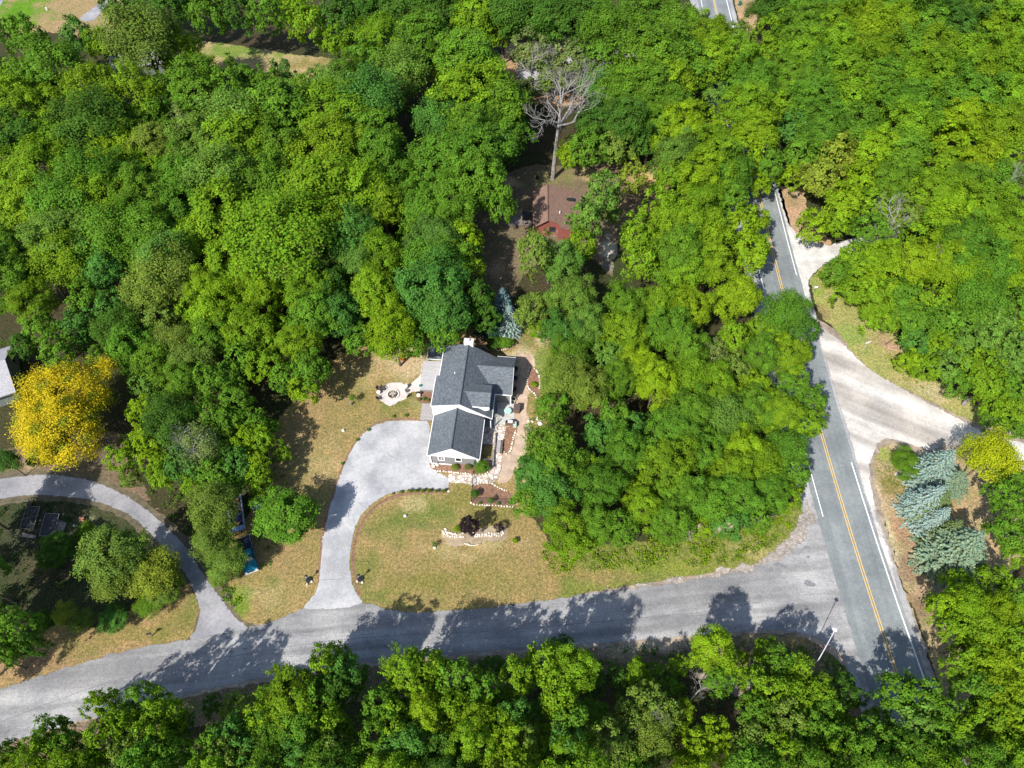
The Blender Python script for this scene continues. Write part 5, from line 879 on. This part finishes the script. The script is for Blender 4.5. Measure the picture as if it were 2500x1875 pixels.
def zone(x, y):
    if y > 1480 or (y > 1430 and 560 < x < 1900 and y > 1440): return 's' if x < 2080 else 'e'
    if x < 480 and y > 1270: return 'i'
    hw = 2000 if y > 600 else 1890
    if x > hw: return 'e'
    if x > 1230 and y > 560 : return 'c'
    return 'n'
ZN = {'s': 'woods below side street', 'e': 'woods right of highway', 'c': 'woods left of highway', 'n': 'woods behind grey house', 'i': 'trees around left lane'}
ORD = ['first', 'second', 'third', 'fourth', 'fifth', 'sixth', 'seventh', 'eighth', 'ninth', 'tenth', 'eleventh', 'twelfth', 'thirteenth', 'fourteenth', 'fifteenth', 'sixteenth', 'seventeenth', 'eighteenth', 'nineteenth', 'twentieth', 'twenty-first', 'twenty-second', 'twenty-third', 'twenty-fourth', 'twenty-fifth', 'twenty-sixth']
ROWH = {'s': 130, 'e': 115, 'c': 115, 'n': 105, 'i': 140}
groups = {}
for e in main: z_ = zone(e[0], e[1]); groups.setdefault(z_, []).append(e)
HAB = {'m': 'leafy tree', 's': 'upright-twigged tree', 'f': 'fine-leaved tree', 'fo': 'thin-crowned tree'}
rnd = random.Random(77)
for z_, L in groups.items():
    y0 = min(e[1] for e in L); rows = {}
    for e in L: rows.setdefault(int((e[1] - y0) // ROWH[z_]), []).append(e)
    for ri, (k, row) in enumerate(sorted(rows.items())):
        row.sort(key=lambda e: e[0])
        for i, e in enumerate(row):
            lab = "%s %s, %s from left in %s row, %s" % (CNAME[e[3]], HAB[e[4]], nth(i + 1), nth(ri + 1), ZN[z_])
            place_tree(e[3], e[4], e[6], e[2], e[5], lab, "trees of the " + ZN[z_], rnd=rnd)
if rest:   # the smallest crowns beyond 298, merged
    VV = []; TT = []; rng = np.random.RandomState(2)
    for x, y, rw, cd, st, Hh, base in rest:
        V, Tn, LC = crown_data(int(x + y), nl=40, sub=9, per=9, leaf=.26); s_ = np.array([rw / 4.9, rw / 4.9, Hh / 15.2])
        VV.append(V * s_ + np.array([base.x, base.y, 0])); TT.append(Tn * np.array(PAL[cd]))
    o = bpy.data.objects.new("understorey_trees", leafmesh("understorey_trees", np.concatenate(VV), np.concatenate(TT), LEAF)); link(o); o.color = (1, 1, 1, 1); tag(o, "small tree crowns filling gaps in the woods", "trees", None, "stuff")
# ---------------------------------------------------------------- special trees and shrubs
def special(c, x, y, r, cd, st, lab, name='broadleaf_tree', cat='tree', H=None, grp=None):
    f = c(x, y); s = c(x + r, y)[0] - f[0]; rw = s / scale_at(f[1], 4); Hh = H or height_of(rw); rw = s / scale_at(f[1], Hh * .66)
    return place_tree(cd, st, G(*f, Hh * .66), rw * 1.05, Hh, lab, grp, cat, name, rnd)
# golden locust: two halves of one crown made as one tree with a bigger finer crown
V, Tn, LC = crown_data(901, Rr=7.5, hz=5.2, zc=8.6, nl=170, lr=(.9, 1.6), sub=14, per=24, leaf=.12, style='f', low=-.5, amp=2.2)
g = G(160, 1004, 8.2); zt = empty("golden_tree", (g.x, g.y, 0), 1.1, "broad golden yellow tree beside the pale house at the left edge", "tree")
# inner leaves are greener than the outer flush
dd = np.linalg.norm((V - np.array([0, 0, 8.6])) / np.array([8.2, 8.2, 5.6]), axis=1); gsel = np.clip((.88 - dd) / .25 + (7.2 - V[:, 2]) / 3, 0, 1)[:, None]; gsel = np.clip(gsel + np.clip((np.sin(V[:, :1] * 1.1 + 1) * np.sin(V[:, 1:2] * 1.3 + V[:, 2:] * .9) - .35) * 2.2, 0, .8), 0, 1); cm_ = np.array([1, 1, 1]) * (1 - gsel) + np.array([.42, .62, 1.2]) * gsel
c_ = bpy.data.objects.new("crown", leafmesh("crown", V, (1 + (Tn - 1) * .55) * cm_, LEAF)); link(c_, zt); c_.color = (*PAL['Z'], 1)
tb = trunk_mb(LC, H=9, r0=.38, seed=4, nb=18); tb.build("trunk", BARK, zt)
special(CP5, 1240, 545, 355, 'g', 'm', "round mid green maple standing alone between the truck and the driveway", H=8.5)
special(CP5, 370, 470, 280, 'o', 'f', "soft olive pine beside the trailer, upper of the two pines", "pine_tree", H=11); special(CP5, 330, 820, 250, 'o', 'f', "soft olive pine beside the teal pickup, lower of the two pines", "pine_tree", H=9); special(CP5, 520, 1080, 210, 'o', 'f', "low olive pine bough tree beside the end of the left lane", "pine_tree", H=7); special(CP5, 420, 1260, 130, 'o', 'f', "small olive pine nearest the street between lane and lawn", "pine_tree", H=4.5)
special(CO, 1250, 1120, 330, 'o', 'm', "tall pale olive tree inside the bend of the left lane", H=12); special(CO, 1270, 1360, 290, 'o', 'f', "broad pale olive tree in the left lane island, lower crown", H=9); special(CO, 1650, 1330, 260, 'C', 'f', "olive brown tree in the left lane island nearest the lane", H=8); special(CO, 1780, 1500, 180, 'o', 'm', "small olive tree at the lower tip of the left lane island", H=5)
special(CO, 920, 870, 95, 'g', 'm', "small green bush right of the orange seat in the left island", "shrub", "shrub", H=2.2); special(CO, 600, 1080, 190, 'd', 'm', "shaded dark shrub below the black garden frames", "shrub", "shrub", H=4); special(CO, 500, 970, 60, 'g', 'm', "low green shrub against the lower edge of the garden frames", "shrub", "shrub", H=1.5)
special(CO, 90, 120, 130, 'b', 'f', "dense blue-green tree left of the golden tree, above the lane", H=7); special(CO, 350, 120, 60, 'g', 'm', "low green shrub under the left side of the golden tree", "shrub", "shrub", H=1.8)
special(CJ, 500, 470, 100, 'C', 'fo', "olive gold shrub at the left end of the verge shrubs", "shrub", "shrub", H=4); special(CJ, 630, 530, 100, 'o', 'fo', "loose olive shrub second from left on the verge", "shrub", "shrub", H=3.5); special(CJ, 880, 500, 110, 'b', 'm', "dense green shrub in the middle of the verge shrubs", "shrub", "shrub", H=3.5); special(CJ, 1150, 400, 100, 'g', 'f', "mid green shrub at the right end of the verge shrubs", "shrub", "shrub", H=3.5); special(CJ, 340, 530, 80, 'd', 'm', "dark rounded shrub beside the far left verge tree", "shrub", "shrub", H=3)
special(CQ, 800, 400, 190, 'g', 'm', "round green bush left of the silver spruces", "shrub", "shrub", H=3.2)
special(C1, 1350, 255, 80, 'd', 'm', "dark green shrub behind the wing, left one", "shrub", "shrub", H=1.8); special(C1, 1470, 250, 85, 'g', 'm', "bright green shrub behind the wing, right one", "shrub", "shrub", H=1.8)
special(C1, 1785, 700, 34, 'Y', 'm', "lime green perennial in the small bed near the woods", "shrub", "plant", H=.7)
special(C2, 970, 500, 105, 'g', 's', "bushy green shrub at the right front corner of the garage", "shrub", "shrub", H=2.0); special(C2, 610, 500, 50, 'o', 'f', "small olive plant in the garage bed, left of two", "garden_plant", "plant", H=.9); special(C2, 790, 500, 50, 'q', 'f', "small grey olive plant in the garage bed, right of two", "garden_plant", "plant", H=.9)
special(C2, 885, 860, 55, 'd', 'm', "dark green bush inside the fenced bed's left corner", "shrub", "shrub", H=1.7); special(C2, 1095, 950, 45, 'b', 'fo', "spindly sapling at the lower fence of the fenced bed", "sapling", "sapling", H=1.8); special(C2, 950, 985, 22, 'o', 'm', "tiny round plant on the lower border, left one", "garden_plant", "plant", H=.5); special(C2, 1200, 993, 24, 'g', 'm', "tiny round plant on the lower border, right one", "garden_plant", "plant", H=.5)
special(C2, 640, 1330, 45, 'y', 'm', "small bright green bush left of the tall purple bush", "shrub", "shrub", H=1.0); special(C2, 1425, 1490, 36, 'y', 'm', "small bright green bush alone near the right woods on the lawn", "shrub", "shrub", H=1.0); special(C2, 340, 1545, 38, 'd', 'fo', "small dark sapling on the front lawn beside a white rock", "sapling", "sapling", H=1.3)
PAL['u'] = (.028, .017, .022); CNAME['u'] = 'purple'
u_ = special(C2, 815, 1300, 125, 'u', 'm', "tall dark purple bush behind the row of pale rocks", "purple_shrub", "shrub", H=4.6); special(C2, 1205, 1320, 72, 'u', 'fo', "smaller dark purple bush right of the tall purple one", "purple_shrub", "shrub", H=2.2)
special(crop(660, 850, 5.53), 1110, 670, 50, 'g', 'fo', "young green sapling on the lawn left of the fire pit", "sapling", "sapling", H=2.3)
for i, x_ in enumerate((275, 338, 401, 468, 538, 608)): special(CS, x_, 390, 18, 'g' if i else 'o', 'm', "clipped round shrub, %s from left along the driveway apron" % ORD[i], "round_shrub", "shrub", H=.95, grp="clipped shrubs along the driveway apron")
for c, x_, y_, s_, lb in ((C1, 268, 1045, 18, "small green tuft above the driveway curve, left of two"), (C1, 405, 1035, 20, "small green tuft above the driveway curve, right of two"), (crop(660, 850, 5.53), 1325, 1100, 22, "small tuft on the left edge of the driveway curve, uppermost"), (crop(660, 850, 5.53), 1175, 1235, 22, "small tuft on the left edge of the driveway curve, middle one"), (crop(660, 850, 5.53), 970, 1555, 20, "small tuft on the left edge of the driveway curve, lowest"), (C1, 545, 862, 20, "low grey green plant in the deck bed, leftmost"), (C1, 600, 855, 22, "low grey green plant in the deck bed, middle"), (C1, 640, 870, 18, "low grey green plant in the deck bed, rightmost"), (CS, 195, 400, 16, "dry brown tuft left of the clipped shrubs"), (CS, 115, 415, 12, "tiny dry tuft farthest left of the clipped shrubs")):
    special(c, x_, y_, s_, 'q' if 'gr' in lb and 'deck' in lb or 'dry' in lb else 'g', 'f', lb, "grass_tuft", "plant", H=.5)
# ---------------------------------------------------------------- spruces
def spruce_mesh(seed, Rr=2.5, H=8.0, droop=.25):
    rng = np.random.RandomState(seed); Cs = []; Ns = []; Ts = []; lv = 26
    for k in range(lv):
        t = (k + .3) / lv; z = H * (.06 + .94 * t); rad = Rr * (1 - t) ** .85 * (1 + .12 * rng.randn()) + .08; nb = max(5, int(22 * (1 - t) ** .7) + 4); off = rng.rand() * 6.28
        for b in range(nb):
            a = off + b * 6.283 / nb + rng.randn() * .1; L = rad * rng.uniform(.82, 1.1); n = max(4, int(L / .055)); s = np.linspace(.12, 1, n)
            side = rng.randn(n) * .24 * L * (1.12 - s) * .55 ; x = s * L * math.cos(a) - side * math.sin(a); y = s * L * math.sin(a) + side * math.cos(a)
            zz = z - droop * L * s + .18 * L * s ** 3 - np.abs(side) * .25 + rng.randn(n) * .03
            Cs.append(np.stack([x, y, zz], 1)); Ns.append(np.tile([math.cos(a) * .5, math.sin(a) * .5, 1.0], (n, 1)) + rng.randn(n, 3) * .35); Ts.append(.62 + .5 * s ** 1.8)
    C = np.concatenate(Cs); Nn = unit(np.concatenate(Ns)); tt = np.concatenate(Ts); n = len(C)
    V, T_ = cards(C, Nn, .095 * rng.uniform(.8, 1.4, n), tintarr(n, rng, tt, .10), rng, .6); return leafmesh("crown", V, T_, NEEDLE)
SPR = [spruce_mesh(i) for i in range(3)]
stm = MB().tube([(0, 0, -.1), (0, 0, 7.7)], .16, .02, 7); sme = bpy.data.meshes.new("trunk"); sme.from_pydata(stm.v, [], stm.f); sme.materials.append(BARK)
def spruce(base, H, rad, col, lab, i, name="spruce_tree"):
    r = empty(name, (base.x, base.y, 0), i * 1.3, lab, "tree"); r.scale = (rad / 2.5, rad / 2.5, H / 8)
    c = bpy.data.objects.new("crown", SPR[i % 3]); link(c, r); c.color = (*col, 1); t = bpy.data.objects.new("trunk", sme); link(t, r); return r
def base_from_tip(c, tip, H): p = G(*c(*tip), H); return p
SIL = (.20, .285, .235); SILB = (.235, .325, .29); FIR = (.115, .165, .055); SGR = (.17, .24, .15)
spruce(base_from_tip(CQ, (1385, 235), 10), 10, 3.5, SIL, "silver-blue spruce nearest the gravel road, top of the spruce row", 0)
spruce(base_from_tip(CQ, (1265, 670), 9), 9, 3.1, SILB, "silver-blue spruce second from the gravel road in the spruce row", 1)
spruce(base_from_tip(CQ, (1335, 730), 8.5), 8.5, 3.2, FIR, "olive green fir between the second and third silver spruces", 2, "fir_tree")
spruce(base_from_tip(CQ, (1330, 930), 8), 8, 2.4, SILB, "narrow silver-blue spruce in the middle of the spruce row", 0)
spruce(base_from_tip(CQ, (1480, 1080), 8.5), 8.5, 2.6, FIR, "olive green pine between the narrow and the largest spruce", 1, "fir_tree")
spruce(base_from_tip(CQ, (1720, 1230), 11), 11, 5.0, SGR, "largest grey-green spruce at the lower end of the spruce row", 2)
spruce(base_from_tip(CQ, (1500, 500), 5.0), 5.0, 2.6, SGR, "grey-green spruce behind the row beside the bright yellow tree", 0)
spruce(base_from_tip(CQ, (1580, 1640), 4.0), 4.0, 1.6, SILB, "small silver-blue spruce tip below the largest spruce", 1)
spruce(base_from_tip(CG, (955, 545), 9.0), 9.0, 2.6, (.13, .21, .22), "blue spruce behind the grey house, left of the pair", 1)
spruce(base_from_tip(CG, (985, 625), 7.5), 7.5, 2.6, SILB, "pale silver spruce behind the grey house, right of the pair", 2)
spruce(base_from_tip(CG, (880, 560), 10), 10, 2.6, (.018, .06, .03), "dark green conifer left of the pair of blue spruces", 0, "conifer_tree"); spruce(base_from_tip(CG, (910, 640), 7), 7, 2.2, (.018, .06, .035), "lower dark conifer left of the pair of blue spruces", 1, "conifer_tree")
# ---------------------------------------------------------------- dead trees
def dead_tree(base, H, spread, seed, lab, lean=(0, 0), fork=.45, r0=.3, depth=5, name="dead_tree", rz=0):
    rr = random.Random(seed); m = MB()
    def grow(p, d, L, r, dep):
        q = p + d * L; mid = p.lerp(q, .5) + Vector((rr.uniform(-1, 1), rr.uniform(-1, 1), rr.uniform(-.3, .6))) * L * .07
        m.tube([tuple(p), tuple(mid), tuple(q)], r, r * .62, 5 if r > .06 else 3, caps=False)
        if dep == 0 or r < .008: return
        for k in range(rr.choice((2, 3, 3, 4))):
            a = d.orthogonal().normalized(); a.rotate(Matrix.Rotation(rr.uniform(0, 6.28), 3, d)); nd = (d * rr.uniform(.7, 1.2) + a * rr.uniform(.5, 1.0) + Vector((0, 0, .18))).normalized()
            grow(p.lerp(q, rr.uniform(.55, 1)), nd, L * rr.uniform(.55, .8), r * rr.uniform(.42, .62), dep - 1)
    top = Vector((lean[0], lean[1], H * .92)); t0 = Vector((0, 0, -.1)); pts = [t0, Vector((lean[0] * .2, lean[1] * .2, H * .3)), Vector((lean[0] * .5, lean[1] * .5, H * .6)), top]
    m.tube([tuple(p) for p in pts], r0, r0 * .22, 7)
    for k in range(int(9 * spread)):
        f = rr.uniform(fork, .98); j = f * 3; i = min(2, int(j)); p = pts[i].lerp(pts[i + 1], j - i); a = rr.uniform(0, 6.28); d = Vector((math.cos(a), math.sin(a), rr.uniform(.3, 1.1))).normalized()
        grow(p, d, H * .19 * rr.uniform(.7, 1.25) * (1.3 - f * .5) * spread ** .3, r0 * (1.05 - f) * .8 + .03, depth - 1)
    r = empty(name, (base.x, base.y, 0), rz, lab, "dead tree"); m.build("trunk", DEADBARK, r); return r
dead_tree(G(1349, 437), 22, 1.25, 4, "tall bare pale dead tree with long straight trunk behind the cabin", (1.2, 1.6), .5, .5, 5)
dead_tree(G(*CB(1220, 470), 8), 15, 1.3, 9, "grey leafless tree left of the tall dead tree", (.3, .5), .35, .26)
dead_tree(G(*CB(1480, 480), 8), 14, 1.4, 21, "grey leafless tree right of the tall dead tree", (.3, .3), .35, .26)
dead_tree(G(*CB(1420, 250), 7), 12, 1.0, 31, "bare grey treetop above the pale roof behind the dead trees", (0, .3), .4, .2)
dead_tree(G(*CC(1450, 1330), 11), 14, 1.2, 12, "pale bare treetop in the woods right of the upper gravel drive", (-.5, .3), .45, .24)
dead_tree(G(*CD(1330, 800), 9), 12, .9, 15, "small pale bare crown among yellow-green trees right of the highway", (.3, 0), .5, .18)
dead_tree(G(*CC(2080, 1130), 11), 13.5, .8, 18, "grey bare treetop near the right edge of the woods", (0, 0), .55, .18)
dead_tree(G(*CC(1675, 825), 6), 13, .35, 22, "slender leaning dead trunk high in the right woods", (2.2, 2.4), .6, .16, 4)
dead_tree(G(*CC(1375, 915), 7), 11, .5, 25, "short white dead snag in the right woods", (.5, .6), .5, .16, 4)
dead_tree(G(*CD(1745, 725), 5), 12.5, .25, 28, "leaning dead pole in the woods near the right edge, upper", (3.5, 3.4), .7, .14, 3)
dead_tree(G(*CD(2000, 750), 5), 12, .3, 29, "leaning dead pole in the woods near the right edge, lower", (3.5, 3.2), .7, .12, 3)
dead_tree(G(*CL(1570, 1100), 3), 8, .7, 33, "small pale leafless tree among shrubs below the side street", (.8, 1.0), .4, .13)
dead_tree(G(*CF(770, 1340), 9), 12.5, 1.1, 35, "grey bare branches rising from the woods left of the lawn", (0, .3), .5, .2)
dead_tree(G(*CL(1180, 1390), 9), 12, .5, 37, "bare grey twigs in the olive tree at the bottom edge", (.3, .3), .6, .12)
dead_tree(G(*CCB(850, 1050), 8), 11, .7, 39, "pale dead limbs in the thin oak below the cabin", (-.3, .5), .5, .14)
dead_tree(G(*CN(1990, 920), 5), 6.5, .7, 41, "grey bare limbs inside the bright yellow-green corner tree", (.3, .2), .4, .12)
# fallen trunks lying on the pink litter patch
for pts, lb in (([(1740, 440), (1790, 385)], "thick pale trunk leaning out of the woods above the gravel road"),):
    a_, b_ = G(*CN(*pts[0]), .3), G(*CN(*pts[1]), 2.2); m = MB(); m.tube([(0, 0, .25), tuple(b_ - a_ + Vector((0, 0, .2)))], .38, .3, 9); o = m.build("leaning_trunk", DEADBARK, None); o.location = a_; tag(o, lb, "trunk")
a_, b_ = G(*CD(1140, 1395), .1), G(*CD(1225, 1345), .1); m = MB(); m.tube([(0, 0, .1), tuple(b_ - a_ + Vector((0, 0, .2)))], .11, .07, 7); o = m.build("fallen_branch", BARK, None); o.location = a_; tag(o, "dark fallen branch across the pink litter patch", "branch")
# ---------------------------------------------------------------- undergrowth that nobody could count
def undergrowth(name, c, pts, dens, h, cols, lab, seed, leaf=.13, excl=None):
    rng = np.random.RandomState(seed); q = np.array([(p.x, p.y) for p in P(c, pts)]); mn, mx = q.min(0), q.max(0); A = (mx - mn).prod(); n = int(A * dens)
    X = mn + rng.rand(n, 2) * (mx - mn); ins = np.zeros(n, bool); j = len(q) - 1
    for i in range(len(q)):
        xi, yi = q[i]; xj, yj = q[j]
        if yi != yj: ins ^= ((yi > X[:, 1]) != (yj > X[:, 1])) & (X[:, 0] < (xj - xi) * (X[:, 1] - yi) / (yj - yi) + xi)
        j = i
    X = X[ins]; nz = lown(X, 3.2) * .5 + lown(X + 31, 1.1) * .5; sel = nz > rng.normal(size=len(X)) * .25 - .15; X = X[sel]; nz = nz[sel]; n = len(X); per = 16
    hh = h * np.clip(.35 + nz * .8, .15, 1.3); C = np.repeat(np.stack([X[:, 0], X[:, 1], hh * .6], 1), per, 0); C[:, :2] += rng.randn(len(C), 2) * .24; C[:, 2] = np.abs(C[:, 2] + rng.randn(len(C)) * np.repeat(hh, per) * .25) + .03
    cl = np.array(cols)[rng.randint(0, len(cols), n)]; cl = np.repeat(cl, per, 0)
    V, Tn = cards(C, unit(rng.randn(len(C), 3) * .6 + np.array([0, 0, .9])), leaf * rng.uniform(.6, 1.3, len(C)), tintarr(len(C), rng) * cl, rng)
    o = bpy.data.objects.new(name, leafmesh(name, V, Tn, LEAF)); link(o); o.color = (1, 1, 1, 1); return tag(o, lab, "undergrowth", None, "stuff")
undergrowth("undergrowth", CV, [(1170, 1190), (1300, 1165), (1500, 1165), (1640, 1130), (1712, 1105), (1705, 1150), (1655, 1190), (1580, 1215), (1480, 1225), (1300, 1235), (1190, 1240)], 3.2, .9, [PAL['Y'], (.17, .26, .01), (.14, .2, .03)], "yellow-green weeds on the bank between woods and side street", 1)
undergrowth("undergrowth", CV, [(600, 1490), (1000, 1430), (1250, 1412), (1450, 1400), (1600, 1385), (1700, 1378), (1770, 1400), (1830, 1450), (1850, 1520), (1700, 1540), (1400, 1520), (900, 1560), (500, 1560)], 1.6, 1.3, [PAL['d'], PAL['g'], (.05, .1, .03)], "dark shrubs along the lower edge of the side street", 2)
undergrowth("undergrowth", CD, [(590, 860), (680, 790), (760, 900), (950, 1080), (1060, 1180), (1040, 1260), (880, 1080), (730, 1020), (640, 930)], 3.5, .8, [PAL['Y'], PAL['C']], "yellow weeds edging the woods by the upper gravel drive", 3)
undergrowth("undergrowth", CN, [(1080, 800), (1200, 750), (1300, 770), (1430, 860), (1350, 1000), (1260, 1200), (1160, 1150), (1090, 950)], 1.6, .25, [(.18, .22, .04), (.13, .19, .03)], "short coarse grass on the corner by the spruces", 4, .10)
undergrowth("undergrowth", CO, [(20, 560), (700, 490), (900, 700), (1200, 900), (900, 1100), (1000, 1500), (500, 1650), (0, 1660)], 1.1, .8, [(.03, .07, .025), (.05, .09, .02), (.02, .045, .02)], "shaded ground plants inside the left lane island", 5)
undergrowth("undergrowth", CE, [(290, 420), (330, 500), (300, 700), (240, 850), (200, 860), (290, 640), (270, 480)], 2.5, .5, [PAL['l'], PAL['y']], "light weeds at the woods edge right of the house", 6)
undergrowth("undergrowth", CJ, [(1700, 250), (1900, 330), (1900, 400), (1800, 450), (1760, 400)], 4, .4, [PAL['y'], PAL['g']], "green grass clump under the small pine by the lane", 7)
undergrowth("undergrowth", CD, [(1130, 1420), (1240, 1460), (1420, 1600), (1500, 1750), (1320, 1700), (1180, 1560)], 2.2, .5, [PAL['Y'], PAL['C']], "yellow weeds by the gravel road bend", 8)
undergrowth("undergrowth", CV, [(250, 930), (600, 960), (650, 1150), (560, 1250), (440, 1200), (330, 1080)], .8, 1.0, [PAL['g'], PAL['d']], "low growth under the trees beside the left lane", 9)
